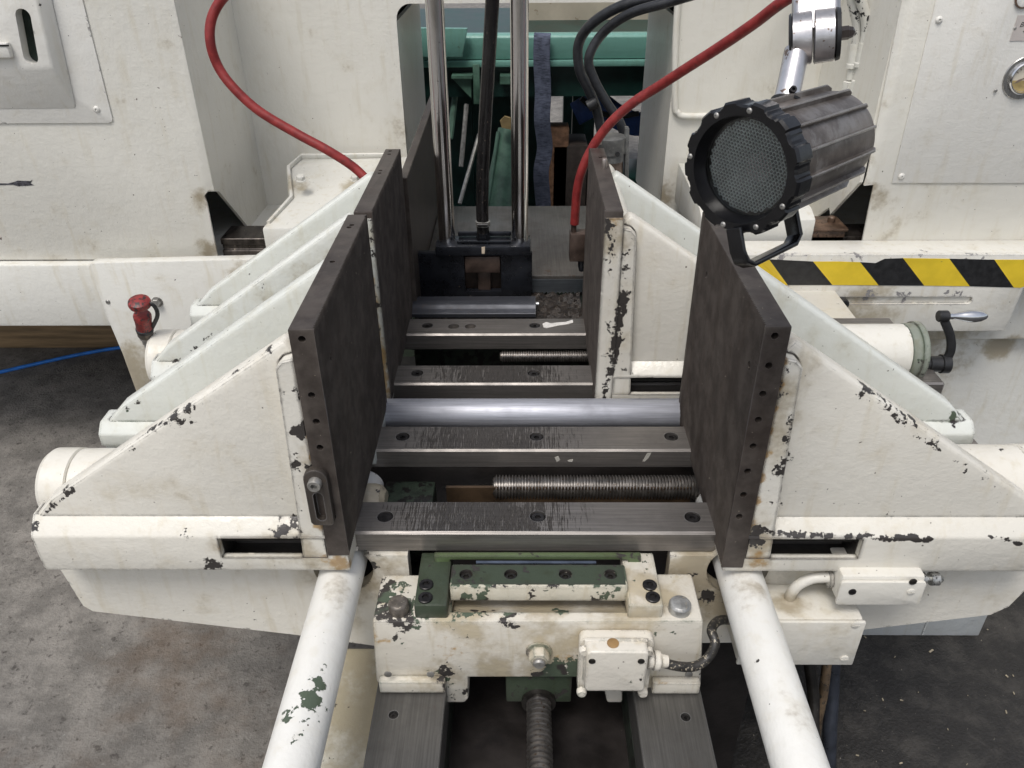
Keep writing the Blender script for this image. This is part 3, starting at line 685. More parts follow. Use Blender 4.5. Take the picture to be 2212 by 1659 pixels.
# junction box, upper switch and conduit on the right apron
M_jb = paint('pale_box_paint', (.70, .675, .61), wear=.08, dirt=.45, green=0, rough=.28, stains=[(at(1700, 1300, Y=.86), .03, .3)])
a, b = at(1690, 1340, Y=.82), at(1861, 1431, Y=.82)
jb = thing('junction_box', 'cream junction box on the right apron with slotted corner screws', 'junction box', (a.x, .82, b.z))
part('box_body', MB().box(a.x-.055, at(1848, 1400, Y=.82).x, .822, .8945, b.z, a.z).bevel(.004, 2), M_jb, jb)
part('box_lid', MB().box(a.x-.056, at(1850, 1400, Y=.82).x, .815, .8212, b.z-.001, a.z+.001).bevel(.0025, 2), M_jb, jb)
for px, py in ((1853, 1349), (1829, 1422)):
    p = at(px-5, py, Y=.815); place('screw', SLOT, M_jb, jb, (p.x, .815, p.z), (0, -1, 0)).scale = (1.4,)*3
a, b = at(1825, 1256, Y=.83), at(1975, 1301, Y=.83)
ls = thing('end_switch', 'small cream switch box above the junction box with a plunger at its right end', 'limit switch', (a.x, .83, b.z))
part('switch_body', MB().box(a.x-.004, b.x+.006, .832, .8945, b.z+.0005, a.z+.008).bevel(.005, 2), M_jb, ls)
part('switch_lid', MB().prism([(x+(a.x+b.x)/2, z+(a.z+b.z)/2) for x, z in rrect((b.x-a.x)/2+.006, (a.z-b.z)/2+.002, .005)], 'y', .826, .8315).bevel(.0015), M_jb, ls)
for px, py, mt in ((1841, 1278, M_scr), (1972, 1256, M_oil), (1968, 1278, M_jb)):
    p = at(px, py, Y=.826); place('screw', SLOT, mt, ls, (p.x, .826, p.z), (0, -1, 0)).scale = (1.25,)*3
p = at(1982, 1250, Y=.85); part('plunger', MB().lathe(p, (1, 0, 0), [(0, .006), (.004, .006), (.004, .0095), (.010, .0095), (.010, .005), (.018, .005), (.018, .010), (.030, .010), (.033, .007), (.037, .004)], 18), plain('zinc_plunger', (.42, .42, .40), .35, .8, .3, 90, .0004, ((.03, .03, .03), .58)), ls)
p0 = at(1702, 1300, Y=.862)
cd = thing('conduit_elbow', 'curved grey conduit linking the junction box top to the small switch box', 'conduit', tuple(p0))
pts = [Vector((p0.x, .862, p0.z-.004)), Vector((p0.x+.002, .862, p0.z+.018)), Vector((p0.x+.010, .862, p0.z+.038)), Vector((p0.x+.032, .862, p0.z+.052)), Vector((p0.x+.065, .860, p0.z+.054)), Vector((a.x+.002, .860, p0.z+.052))]
part('bent_pipe', MB().tube(pts, .0082, 16, 8), M_jb, cd)
part('base_gland', MB().lathe(pts[0]-Vector((0, 0, .006)), (0, 0, 1), [(0, .0165), (.006, .0165), (.007, .0125), (.011, .0125), (.012, .014), (.016, .014), (.018, .010)], 20), M_jb, cd)
part('end_collar', MB().lathe(pts[-1]-Vector((.012, 0, 0)), (1, 0, 0), [(0, .0135), (.005, .0135), (.005, .010), (.010, .010), (.010, .015), (.014, .015)], 20), paint('sooty_collar', (.5, .48, .43), wear=.3, chips=.06, green=0), cd)
# hoses dropping behind the right tube
def hose(name, pts, r, mat, lab, cat='hose', grp=None, seg=14): return single(name, MB().tube(pts, r, seg, 8), mat, lab, cat, tuple(pts[0]), grp)
M_hb = plain('black_hose', (.020, .021, .024), .36, .05, .3, 60, .0004)
hose('corrugated_hose', [at(1746, 1420, Y=.93), at(1757, 1500, Y=.91), at(1758, 1580, Y=.88), at(1772, 1690, Y=.84)], .0105, M_oil, 'oily black hose hanging under the junction box, closest to the white tube')
hose('brown_hose', [at(1788, 1420, Y=.95), at(1778, 1500, Y=.93), at(1766, 1560, Y=.92), at(1757, 1640, Y=.93)], .0085, plain('brown_hose', (.10, .068, .04), .5, 0, .5, 40, .001, ((.02, .018, .015), .58)), 'brown stained hose hanging between the two black hoses under the junction box')
hose('smooth_hose', [at(1800, 1420, Y=1.0), at(1797, 1500, Y=.98), at(1792, 1590, Y=.95), at(1790, 1700, Y=.92)], .0135, plain('blue_black_hose', (.028, .032, .042), .3, .05, .3, 40, .0004), 'smooth blue-black hose hanging under the junction box, outermost of three')
# tank beyond the right apron
tk = thing('coolant_tank', 'pale blue-grey tank box on the floor behind the right apron', 'tank', (.70, 1.315, 0))
M_tank = paint('pale_tank_paint', (.50, .52, .52), wear=.1, dirt=.4, green=0)
part('tank_body', MB().box(.70, 1.105, 1.315, 1.75, .0, .36).bevel(.004), M_tank, tk)
part('tank_latch', MB().box(1.106, 1.122, 1.35, 1.42, .08, .15).bevel(.002), M_tank, tk)
part('seam_strip', MB().box(.965, .969, 1.313, 1.3145, .005, .35), M_tank, tk)

# ================================================================ SAW FRAME (two columns, opening between)
M_col = paint('cream_column_paint', (.72, .70, .635), wear=.06, dirt=.35, green=0, under=(.10, .055, .045), rough=.26,
              stains=[(at(440, 425, Y=1.95), .035, .22), (at(560, 560, Y=2.3), .1, .15), (at(1950, 400, Y=1.95), .2, .08), (at(1885, 420, Y=1.95), .05, .25), (at(1440, 420, Y=2.38), .05, .35), (at(880, 300, Y=2.38), .06, .12), (at(455, 540, Y=1.95), .04, .25)],
              blobs=[(at(1977, 270, Y=1.95), .012, .26)])
YF, YB, ZB = 1.95, 2.38, .712
sf = thing('bandsaw_housing', 'big cream saw frame with flared columns either side of a tall opening', 'machine housing', (0, YF, ZB))
# left column front sheet with its notched corner
L = [(-2.4, ZB), (-.8035, ZB)]
lf = [(-2.4, ZB), (at(470, 556, Y=YF).x, ZB), (at(447, 440, Y=YF).x, at(447, 440, Y=YF).z), (at(441, 424, Y=YF).x, at(441, 424, Y=YF).z), (at(450, 412, Y=YF).x, at(450, 412, Y=YF).z), (at(463, 413, Y=YF).x, at(463, 413, Y=YF).z), (-.774, 1.36), (-.765, 1.62), (-2.4, 1.62)]
part('front_sheet', MB().prism(lf, 'y', YF, YF+.008).bevel(.002, 2), M_col, sf)
xs = -.795
z1 = at(463, 413, Y=YF).z
side = [(YF+.0085, z1-.004), (YF+.0085, 1.62), (YB, 1.62), (YB, .60), (2.26, .66), (2.203, .692), (2.018, .874)]
part('side_sheet', MB().prism(side, 'x', xs-.002, xs+.006), M_col, sf)
# right column
rf_pts = [(1949, 0), (1868, 393)]
RFs = [(at(1868+20, 400, Y=YF).x, at(1888, 400, Y=YF).z), (at(1858, 545, Y=YF).x, ZB), (2.6, ZB), (2.6, 1.62), (at(1949, 0, Y=YF).x+.03, 1.62), (at(1949, 0, Y=YF).x, at(1949, 0, Y=YF).z), (at(1873, 380, Y=YF).x, at(1873, 380, Y=YF).z), (at(1866, 402, Y=YF).x, at(1866, 402, Y=YF).z)]
part('front_sheet', MB().prism(RFs, 'y', YF, YF+.008).bevel(.002, 2), M_col, sf)
xr = at(1880, 330, Y=YF).x
zr = at(1868, 400, Y=YF).z
side = [(YF+.0085, zr+.005), (YF+.0085, 1.62), (YB, 1.62), (YB, .66), (2.30, .66), (2.115, .79), (2.098, .776)]
part('side_sheet', MB().prism(side, 'x', xr-.006, xr+.002), M_col, sf)
# back face with the opening (rounded top corners)
ox0, ox1, oz = -.343, .430, at(870, 8, Y=YB).z
def arc(cx, cz, r, a0, a1, n=6): return [(cx+r*math.cos(R_(a0+(a1-a0)*i/n)), cz+r*math.sin(R_(a0+(a1-a0)*i/n))) for i in range(n+1)]
back = [(xs, .60), (ox0, .60)] + arc(ox0+.04, oz-.04, .04, 180, 90) + arc(ox1-.04, oz-.04, .04, 90, 0) + [(ox1, .60), (xr, .60), (xr, 1.62), (xs, 1.62)]
part('back_sheet', MB().prism(back, 'y', YB+.0005, YB+.012), M_col, sf)
# tunnel lining of the opening
m = MB()
for x0, x1 in ((ox0-.012, ox0), (ox1, ox1+.012)): m = MB().box(x0, x1, YB+.0125, 2.95, .60, oz-.045); part('opening_lining', m, M_col, sf)
part('opening_lining', MB().box(ox0+.045, ox1-.045, YB+.0125, 2.95, oz, oz+.012), M_col, sf)
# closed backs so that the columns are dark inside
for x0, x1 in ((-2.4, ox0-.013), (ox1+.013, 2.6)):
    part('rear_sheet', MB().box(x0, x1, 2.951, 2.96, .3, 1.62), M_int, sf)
part('top_sheet', MB().box(-2.4, xs, YF, 2.95, 1.6205, 1.63), M_col, sf); part('top_sheet', MB().box(xr, 2.6, YF, 2.95, 1.6205, 1.63), M_col, sf); part('top_sheet', MB().box(xs+.001, xr-.001, YB, 2.95, 1.6205, 1.63), M_col, sf)
part('outer_side_sheet', MB().box(-2.41, -2.4005, YF, 2.95, .3, 1.62), M_col, sf); part('outer_side_sheet', MB().box(2.6005, 2.61, YF, 2.95, .3, 1.62), M_col, sf)
part('inner_floor', MB().box(-2.39, xs-.01, YF+.012, 2.94, .69, .70), M_dk, sf); part('inner_floor', MB().box(xr+.01, 2.59, YF+.012, 2.94, .69, .70), M_dk, sf)  # column floors coloured black to deepen the shade inside

# base rail under the columns
br = thing('frame_base', 'long cream base beam carrying the saw frame across the picture', 'base beam', (0, 1.92, .3))
M_base = paint('cream_base_paint', (.70, .69, .64), wear=.1, dirt=.5, green=0, stains=[(at(540, 590, Y=1.893), .08, .2), (at(295, 840, Y=1.893), .14, .35), (at(2170, 760, Y=1.93), .05, .6), (at(1990, 745, Y=1.93), .2, .25)], rough=.26)
part('base_face', MB().box(-2.4, -.45, 1.925, 2.6, .526, .708).bevel(.006, 2), M_base, br)
part('base_face', MB().box(.5, 2.6, 1.925, 2.9, .48, .708).bevel(.006, 2), M_base, br)
part('lower_face', MB().box(.62, 2.5, 1.96, 2.9, 0, .478), M_base, br)
part('bed_link', MB().box(-.44, .49, 1.905, 2.28, 0, .66), M_int, br)
q = pxz([(190, 574), (196, 568), (700, 556), (700, 905), (335, 905), (303, 872), (262, 760), (232, 690)], 1.893)
part('cross_bed_panel', MB().prism(q, 'y', 1.893, 1.9245).bevel(.004, 2), M_base, br)
for px, py in ((233, 652), (340, 652), (445, 652)):
    p = at(px, py, Y=1.893)
    if px == 340: place('hex_bolt', HEXN, M_zinc, br, (p.x, 1.893, p.z), (0, -1, 0)).scale = (1.3,)*3
    else: place('panel_screw', SMALL, M_zinc, br, (p.x, 1.893, p.z), (0, -1, 0)).scale = (1.5,)*3
# timber on the ground
tb = MB().box(-3.2, -1.0, 2.73, 2.90, 0, .145).bevel(.006, 2)
single('timber_baulk', tb, plain('brown_timber', (.25, .165, .085), .7, 0, .35, 10, .003, None, (.3, 4, 4)), 'brown timber baulk on the ground under the left end of the base beam', 'timber', (-2, 2.73, 0))
hose('air_line', [at(-60, 818, Z=.006), at(60, 790, Z=.006), at(160, 768, Z=.006), at(250, 752, Z=.006), at(330, 745, Z=.006)], .0068, plain('blue_plastic', (.025, .20, .68), .3), 'thin blue air line lying on the concrete at the far left', 'air hose')

# covers on the columns
M_pan = paint('cream_cover_paint', (.70, .685, .64), wear=.1, dirt=.35, green=0, rough=.25)
e = at(245, 258, Y=YF); cv = thing('belt_cover', 'raised cream cover panel on the left column with a long oval sight slot', 'cover panel', (e.x, YF, e.z))
tl, br_ = at(183, 0, Y=YF), at(245, 265, Y=YF)
xR, zB_ = e.x, br_.z
pts = [(-1.5, zB_)] + arc(xR-.012, zB_+.012, .012, 270, 360) + [(xR+.006, 1.45), (-1.5, 1.45)]
part('cover_plate', MB().prism(pts, 'y', YF-.004, YF-.0005).bevel(.0012), M_pan, cv)
o1 = [(lambda q: (q.x, q.z))(at(x, y, Y=YF-.004)) for x, y in ((168, 236), (-60, 238), (-110, -60), (102, -60))]
yi = YF-.042
i1 = [(lambda q: (q.x, q.z))(at(x, y, Y=yi)) for x, y in ((113, 147), (-60, 152), (-110, -60), (65, -60))]
m = MB(); A = m.verts([(x, YF-.0045, z) for x, z in o1]); Bv = m.verts([(x, yi, z) for x, z in i1]); Cv = m.verts([(x, yi+.003, z) for x, z in i1])
for i in range(4): m.bm.faces.new((A[i], A[(i+1) % 4], Bv[(i+1) % 4], Bv[i]))
m.bm.faces.new(Bv); m.bm.faces.new(A[::-1]); bmesh.ops.delete(m.bm, geom=Cv, context='VERTS'); bmesh.ops.recalc_face_normals(m.bm, faces=m.bm.faces)
m.bevel(.006, 2, 20)
k = MB(); c0, c1 = at(50, 36, Y=yi), at(66, 122, Y=yi)
dx, dz = (c1-c0).x, (c1-c0).z; L_ = math.hypot(dx, dz); ux, uz = dx/L_, dz/L_; px_, pz_ = -uz, ux
r = .0165; pts = [(c0.x-ux*r*math.sin(R_(a))+px_*r*math.cos(R_(a)), c0.z-uz*r*math.sin(R_(a))+pz_*r*math.cos(R_(a))) for a in range(0, 181, 15)] + [(c1.x-ux*r*math.sin(R_(a))+px_*r*math.cos(R_(a)), c1.z-uz*r*math.sin(R_(a))+pz_*r*math.cos(R_(a))) for a in range(180, 361, 15)]
k.prism(pts, 'y', yi-.02, yi+.028); part('raised_cover', cut(m, k), M_pan, cv)
mm = MB().prism([(c0.x+(x-c0.x)*1.02, z) for x, z in pts], 'y', yi+.0265, yi+.0285); part('slot_shade_sheet', mm, plain('dark_green_shade', (.006, .014, .010), .15, 0, .6, 20), cv)  # dark green sheet standing in for the shaded inside behind the slot
p = at(209, 236, Y=YF-.004); place('cover_screw', DOME, M_pan, cv, (p.x, p.y, p.z), (0, -1, 0))
a = at(-10, 108, Y=yi-.006); part('pull_handle', MB().box(a.x-.04, at(24, 108, Y=yi-.006).x, yi-.016, yi+.001, at(0, 125, Y=yi-.01).z, at(0, 92, Y=yi-.01).z).bevel(.004, 2), M_pan, cv)
a = at(-10, 100, Y=yi-.017); part('handle_slot', MB().box(a.x-.04, at(19, 98, Y=yi-.017).x, yi-.0175, yi-.0162, at(0, 100.5, Y=yi-.017).z, at(0, 96.5, Y=yi-.017).z), M_dk, cv)
# torn sticker remains on the left column
a = at(36, 397, Y=YF)
m = MB().prism([(at(x, y, Y=YF).x, at(x, y, Y=YF).z) for x, y in ((-10, 400), (-10, 396), (18, 396), (30, 393), (38, 390), (66, 391), (70, 388), (66, 396), (74, 400), (40, 402), (28, 399))], 'y', YF-.001, YF-.0002)
single('torn_sticker', m, plain('shiny_grey', (.12, .12, .14), .2, .7, .8, 60), 'torn remains of a dark sticker on the cream left column', 'sticker', tuple(a))

# right access panel with gauge and name plate
ap = thing('access_panel', 'flat cream access panel on the right column held by domed screws', 'access panel', tuple(at(1926, 395, Y=YF)))
pts = pxz([(1926, 395), (2300, 395), (2330, -60), (2036, -60)], YF-.002)
part('panel_sheet', MB().prism(pts, 'y', YF-.004, YF-.0005).bevel(.001), M_pan, ap)
for px, py in ((2028, 43), (1947, 381)):
    p = at(px, py, Y=YF-.004); place('panel_screw', DOME, M_pan, ap, (p.x, p.y, p.z), (0, -1, 0))
gc = at(2213, 168, Y=YF-.006)
gg = thing('pressure_gauge', 'round chrome rimmed pressure gauge half cut off by the right edge', 'gauge', tuple(gc))
M_chr = plain('chrome', (.72, .72, .73), .10, 1., .06, 60, .00005)
gy = YF-.0045
part('flange_ring', MB().lathe((gc.x, gy, gc.z), (0, -1, 0), [(0, .048), (.002, .048), (.003, .047), (.0035, .036)], 56, cap=True), steel('scuffed_flange', (.5, .49, .47), .3, .9, 'z', (), .5), gg)
part('chrome_rim', MB().lathe((gc.x, gy-.0036, gc.z), (0, -1, 0), [(0, .0365), (.006, .0365), (.009, .0345), (.009, .0325), (.004, .0305), (.0, .030)], 56, cap=False), M_chr, gg)
part('dial_face', MB().lathe((gc.x, gy-.0035, gc.z), (0, -1, 0), [(0, .0308), (.002, .0308)], 48), plain('dial_cream', (.62, .57, .47), .25, 0, .05), gg)
part('oil_band', MB().prism([(gc.x+.0295*math.cos(R_(a)), gc.z+.0295*math.sin(R_(a))) for a in range(190, 351, 10)], 'y', gy-.0062, gy-.0056), plain('yellow_oil', (.38, .29, .13), .15, 0, .3, 40), gg)
nd = MB().prism([(gc.x-.024, gc.z-.012), (gc.x-.016, gc.z-.004), (gc.x+.004, gc.z+.004), (gc.x+.001, gc.z+.001), (gc.x-.014, gc.z-.009)], 'y', gy-.0068, gy-.0063); part('needle', nd, plain('needle', (.20, .15, .12), .4), gg)
for i in range(7):
    a = R_(150+i*-20); 
    part('dial_mark', MB().obox((gc.x+.025*math.cos(a), gy-.0058, gc.z+.025*math.sin(a)), (math.cos(a), 0, math.sin(a)), (0, 1, 0), (-math.sin(a), 0, math.cos(a)), .0025, .0003, .0009), plain('mark', (.25, .2, .16), .4) if i == 0 else bpy.data.materials['mark'], gg)
p = at(2151, 178+18, Y=gy-.003); place('flange_screw', SMALL, M_zinc, gg, (p.x, gy-.0028, p.z), (0, -1, 0))
a, b = at(2181, 88, Y=gy), at(2193, 33, Y=gy)
npt = thing('name_plate', 'small silver plate with engraved letters beside the right column gauge, its left end in view', 'plate', (a.x, gy, a.z))
part('plate', MB().prism([(a.x, a.z), (a.x+.10, a.z), (a.x+.10, b.z), (a.x+.001, b.z)], 'y', gy-.0012, gy-.0001), plain('silver_plate', (.68, .62, .58), .35, .3, .05), npt)
p = at(2192, 61, Y=gy); place('rivet', SMALL, M_zinc, npt, (p.x, gy-.0012, p.z), (0, -1, 0)).scale = (.8,)*3
M_ink = plain('ink', (.02, .018, .018), .5)
def text(s_, loc, size, name, parent, shear=0):
    cu = bpy.data.curves.new('t', 'FONT'); cu.body = s_; cu.size = size; cu.extrude = .0002; cu.shear = shear
    o = bpy.data.objects.new('t', cu); COL.objects.link(o); bpy.context.view_layer.update()
    me = bpy.data.meshes.new_from_object(o.evaluated_get(bpy.context.evaluated_depsgraph_get())); bpy.data.objects.remove(o)
    me.transform(Matrix.Rotation(math.pi/2, 4, 'X')); me.materials.clear(); me.materials.append(M_ink)
    t = bpy.data.objects.new(name, me); COL.objects.link(t); t.parent = parent; t.location = Vector(loc)-W[parent.name]; return t
p = at(2201, 58, Y=gy); text('Be', (p.x, gy-.0014, p.z), .0145, 'lettering', npt, .25)
p = at(2207, 71, Y=gy); text('4', (p.x, gy-.0014, p.z), .011, 'lettering', npt, .25)
gc2 = at(2214, -4, Y=YF-.006)
g2 = thing('round_dial', 'white round dial at the very top right corner, above the engraved plate', 'gauge', tuple(gc2))
part('dial', MB().lathe((gc2.x, gy, gc2.z), (0, -1, 0), [(0, .0185), (.002, .0185), (.003, .017)], 40), plain('white_dial', (.75, .74, .70), .3), g2)
part('rim', MB().lathe((gc2.x, gy, gc2.z), (0, -1, 0), [(0, .021), (.005, .0205), (.005, .0185), (.0, .0185)], 40, cap=False), plain('rusty_rim', (.15, .09, .06), .4, .3), g2)

# raised pipe border on the right back face and left weld lines
q = [at(1466, -30, Y=YB-.006), at(1459, 100, Y=YB-.006), at(1458, 225, Y=YB-.006), at(1464, 243, Y=YB-.006), at(1480, 251, Y=YB-.006), at(1560, 250, Y=YB-.006), at(1700, 249, Y=YB-.006)]
single('bent_pipe', MB().tube(q, .009, 14, 6), M_col, 'cream pipe with one rounded bend running over the recess face right of the opening', 'pipe', tuple(q[0]))

# ================================================================ SAW THROAT
M_bluedk = plain('oily_blue_black', (.020, .022, .028), .28, .5, .35, 26, .0006, ((.30, .25, .17), .735))
YT = 1.75
rods = thing('pressing_head', 'pair of upright chrome rods joined at the bottom by a black crosshead with oil hose', 'press head', (at(1045, 540, Y=YT).x, YT, .70))
M_rod = plain('chrome_rod', (.80, .78, .76), .17, 1., .07, 40, .0001, ((.16, .14, .13), .70), (1, 1, .25))
for x in (965, 1123):
    p = at(x, 500, Y=YT+.03)
    part('chrome_rod', MB().lathe((p.x, YT+.03, .832), (0, 0, 1), [(0, .0192), (.80, .0192)], 48), M_rod, rods)
    part('rod_collar', MB().lathe((p.x, YT+.03, .8255), (0, 0, 1), [(0, .0255), (.006, .0255), (.008, .0215)], 32), M_bluedk, rods)
a, b = at(939, 527, Y=YT-.01), at(1146, 552, Y=YT-.01)
part('crosshead', MB().box(a.x, b.x, YT-.012, YT+.06, b.z, a.z-.006).bevel(.003, 2), M_bluedk, rods)
part('cross_tie', MB().box(a.x+.05, b.x-.045, YT+.048, YT+.058, a.z-.005, a.z+.006).bevel(.003, 2), M_bluedk, rods)
part('cross_tie', MB().box(a.x+.05, b.x-.045, YT+.004, YT+.012, a.z-.005, a.z+.001).bevel(.002, 2), M_bluedk, rods)
p, q = at(1043, 533, Y=YT-.0125), at(1047, 548, Y=YT-.0125)
part('paint_mark', MB().prism([(p.x-.003, q.z), (q.x, q.z), (q.x+.001, p.z), (p.x-.003, p.z-.001)], 'y', YT-.0128, YT-.0118), plain('cream_mark', (.62, .52, .40), .5), rods)
a, b = at(891, 547, Y=YT+.002), at(1149, 645, Y=YT+.002)
w0, w1 = at(1002, 552, Y=YT+.002), at(1083, 630, Y=YT+.002)
m = MB().box(a.x, b.x, YT+.002, YT+.022, b.z, a.z); k = MB().box(w0.x, w1.x, YT-.02, YT+.05, w1.z, w0.z)
part('face_plate', cut(m.bevel(.002), k), M_bluedk, rods)
M_brn = plain('brown_block', (.075, .052, .042), .42, .35, .4, 30, .0008, ((.35, .28, .20), .72))
part('window_block', MB().box(w0.x+.002, w1.x-.002, YT-.004, YT+.03, w1.z+.052, w0.z-.001).bevel(.002), M_brn, rods)
part('window_block', MB().box(w0.x+.031, w1.x-.026, YT+.012, YT+.03, w1.z, w1.z+.051).bevel(.001), M_brn, rods)
part('window_back', MB().box(w0.x-.005, w1.x+.005, YT+.03, YT+.034, w1.z-.004, w0.z), plain('rust_black', (.03, .018, .012), .5, .1, .5), rods)
hp = [at(1044, 512, Y=YT+.035)]
pts = [Vector((hp[0].x, YT+.032, .835)), Vector((hp[0].x, YT+.032, .93)), at(1046, 300, Y=YT+.03), at(1056, 130, Y=YT+.03), at(1065, -30, Y=YT+.03), at(1068, -160, Y=YT+.02)]
part('oil_hose', MB().tube(pts, .0145, 18, 8), plain('oily_black_hose', (.014, .013, .013), .18, .1, .4, 45, .0008, ((.09, .07, .055), .66), (1, 1, .3)), rods)
part('hose_clamp', MB().lathe(Vector((hp[0].x, YT+.032, at(1044, 488, Y=YT+.03).z)), (0, 0, 1), [(0, .0152), (.001, .0172), (.0115, .0172), (.0125, .0152)], 28), M_zinc, rods)
part('clamp_screw', MB().cyl((hp[0].x-.012, YT+.012, at(1044, 480, Y=YT+.03).z), (hp[0].x+.012, YT+.012, at(1044, 480, Y=YT+.03).z), .0042, seg=12), M_dk, rods)
part('hose_nut', MB().lathe((hp[0].x, YT+.032, .826), (0, 0, 1), [(0, .012), (.006, .012), (.007, .0165), (.026, .0165), (.027, .014)], 6), M_bluedk, rods)
# steel guide strip in front of the head
a, b = at(894, 650, Y=1.70), at(1157, 650, Y=1.70)
gs = thing('guide_strip', 'narrow stepped steel strip lying in front of the black crosshead plate', 'steel strip', (a.x, 1.64, .70))
part('strip', MB().prism([(1.632, .7025), (1.632, .7135), (1.648, .7175), (1.654, .7255), (1.698, .7255), (1.698, .7025)], 'x', a.x, b.x).bevel(.0012, 1), steel('strip_steel', (.065, .068, .08), .42, .5, 'x', (), .2), gs)
part('strip_pin', MB().cyl((b.x, 1.675, .716), (b.x+.007, 1.675, .716), .0052, seg=16), M_steel_t, gs)
# band saw blade with teeth
a = at(1149, 605, Y=1.775)
zt_, zb_ = a.z+.002, .700
pr = [(a.x-.02, zt_), (.42, zt_)]; n = 44; pit = (.44-a.x)/n
x = .42
while x > a.x-.02: pr += [(x, zb_), (x-pit*.75, zb_-.0055)]; x -= pit
sb = thing('cutting_band', 'blue-grey toothed saw blade strip standing behind the rear right jaw', 'saw blade', (a.x, 1.775, zb_))
part('blade', MB().prism(pr, 'y', 1.775, 1.7765), steel('blade_steel', (.16, .18, .20), .3, .8, 'x', (), .1), sb)
# grey rear table and dark plates
tbv = thing('rear_table', 'worn grey steel table inside the saw opening behind the crosshead', 'table plate', (0, 1.80, .70))
M_tab = steel('worn_table', (.155, .143, .128), .42, .7, 'y', (), .9)
part('table_plate', MB().box(-.243, .428, 1.79, 2.285, .715, .7365).bevel(.002), M_tab, tbv)
part('plate_support', MB().box(-.24, .42, 1.80, 2.28, .661, .7148), M_int, tbv)
M_swf = plain('brown_sludge', (.024, .018, .014), .4, .05, .6, 70, .006, ((.16, .13, .10), .64))
m = MB()
nx, ny = 46, 16; x0, x1, y0, y1 = -.24, .142, 1.608, 1.774; V = []
for j in range(ny+1):
    V.append(m.verts([(x0+(x1-x0)*i/nx, y0+(y1-y0)*j/ny, .690+.010*random.random()*random.random()+.006*math.sin(i*.7+j)**2) for i in range(nx+1)]))
for j in range(ny):
    for i in range(nx): m.bm.faces.new((V[j][i], V[j][i+1], V[j+1][i+1], V[j+1][i]))
for v in list(m.bm.verts)[:0]: pass
single('swarf_sludge', m, M_swf, 'brown oily swarf caked between the rear support bar and the saw blade', 'swarf', (0, 1.65, .69), kind='stuff')
part('throat_floor', MB().box(-.25, .49, 1.61, 1.905, .55, .688), M_int, bed)
dp = thing('dark_side_plate', 'dark steel side plate running back into the opening behind the rear left jaw', 'steel plate', (-.262, 1.672, .70))
part('plate', MB().prism([(1.672, .70), (1.672, 1.018), (2.372, 1.036), (2.372, .70)], 'x', -.2625, -.2445).bevel(.0015, 1), plate_mat('side_plate', 31), dp)

# red air hoses
s = NT('red_rubber'); n = s.noise(40, 5, .6); n2 = s.noise(11, 4, .7, off=(3, 3, 3))
c = s.mix(s.ramp(n, .3, .7), (.15, .012, .012), (.26, .028, .026)); c = s.mix(s.ramp(n2, .58, .68, 0, .85), c, (.07, .02, .02))
M_red = s.fin(c, .50, 0, s.bump(s.noise(300, 2), .0006, .5), .4)
hose('air_hose', [at(760, -330, Y=2.2), at(640, -210, Y=1.95), at(570, -110, Y=1.80), at(520, -40, Y=1.72), at(478, 0, Y=1.72), at(456, 45, Y=1.71), at(455, 95, Y=1.70), at(472, 145, Y=1.70), at(505, 190, Y=1.69), at(560, 240, Y=1.68), at(640, 288, Y=1.67), at(710, 326, Y=1.66), at(765, 362, Y=1.66), at(800, 398, Y=1.65), at(830, 440, Y=1.66)], .0098, M_red, 'red rubber hose looping down the left column and behind the rear left jaw', 'hose', 'red rubber air hoses', 16)
hose('air_hose', [at(2330, -200, Y=1.90), at(2150, -190, Y=1.60), at(1980, -150, Y=1.42), at(1830, -75, Y=1.40), at(1700, -2, Y=1.45), at(1630, 50, Y=1.50), at(1560, 98, Y=1.55), at(1490, 143, Y=1.60), at(1425, 185, Y=1.65), at(1370, 220, Y=1.67), at(1322, 262, Y=1.68), at(1285, 310, Y=1.69), at(1260, 360, Y=1.69), at(1247, 410, Y=1.69), at(1241, 484, Y=1.69)], .0098, M_red, 'red rubber hose arching from the top right down beside the rear right jaw', 'hose', 'red rubber air hoses', 16)
a = at(1240, 482, Y=1.69); 
nz_ = thing('spray_nozzle', 'brown nozzle block on the end of the right red hose', 'nozzle', tuple(at(1247, 572, Y=1.69)))
part('hose_tail', MB().cyl(at(1240, 478, Y=1.69), at(1239, 505, Y=1.69), .0062, seg=14), M_brn, nz_)
p, q = at(1232, 506, Y=1.675), at(1262, 566, Y=1.675)
part('block', MB().box(p.x, q.x+.004, 1.675, 1.71, q.z, p.z).bevel(.003, 2), M_brn, nz_)
part('tip', MB().lathe((q.x-.004, 1.69, q.z), (0, 0, -1), [(0, .010), (.015, .009), (.028, .006)], 14), M_bluedk, nz_)
# pins on the rear right jaw top
pj = [o for o in bpy.data.objects if o.get('label', '').startswith('rear right vise jaw')][0]
for px, py, z in ((1294, 308, 1.083), (1305, 362, 1.083)):
    p = at(px, py, Z=z); part('dowel_pin', MB().lathe((p.x, p.y, z-.004), (0, 0, 1), [(0, .0052), (.020, .0052), (.022, .004)], 14), plain('pin_metal', (.35, .30, .27), .3, .8), pj)
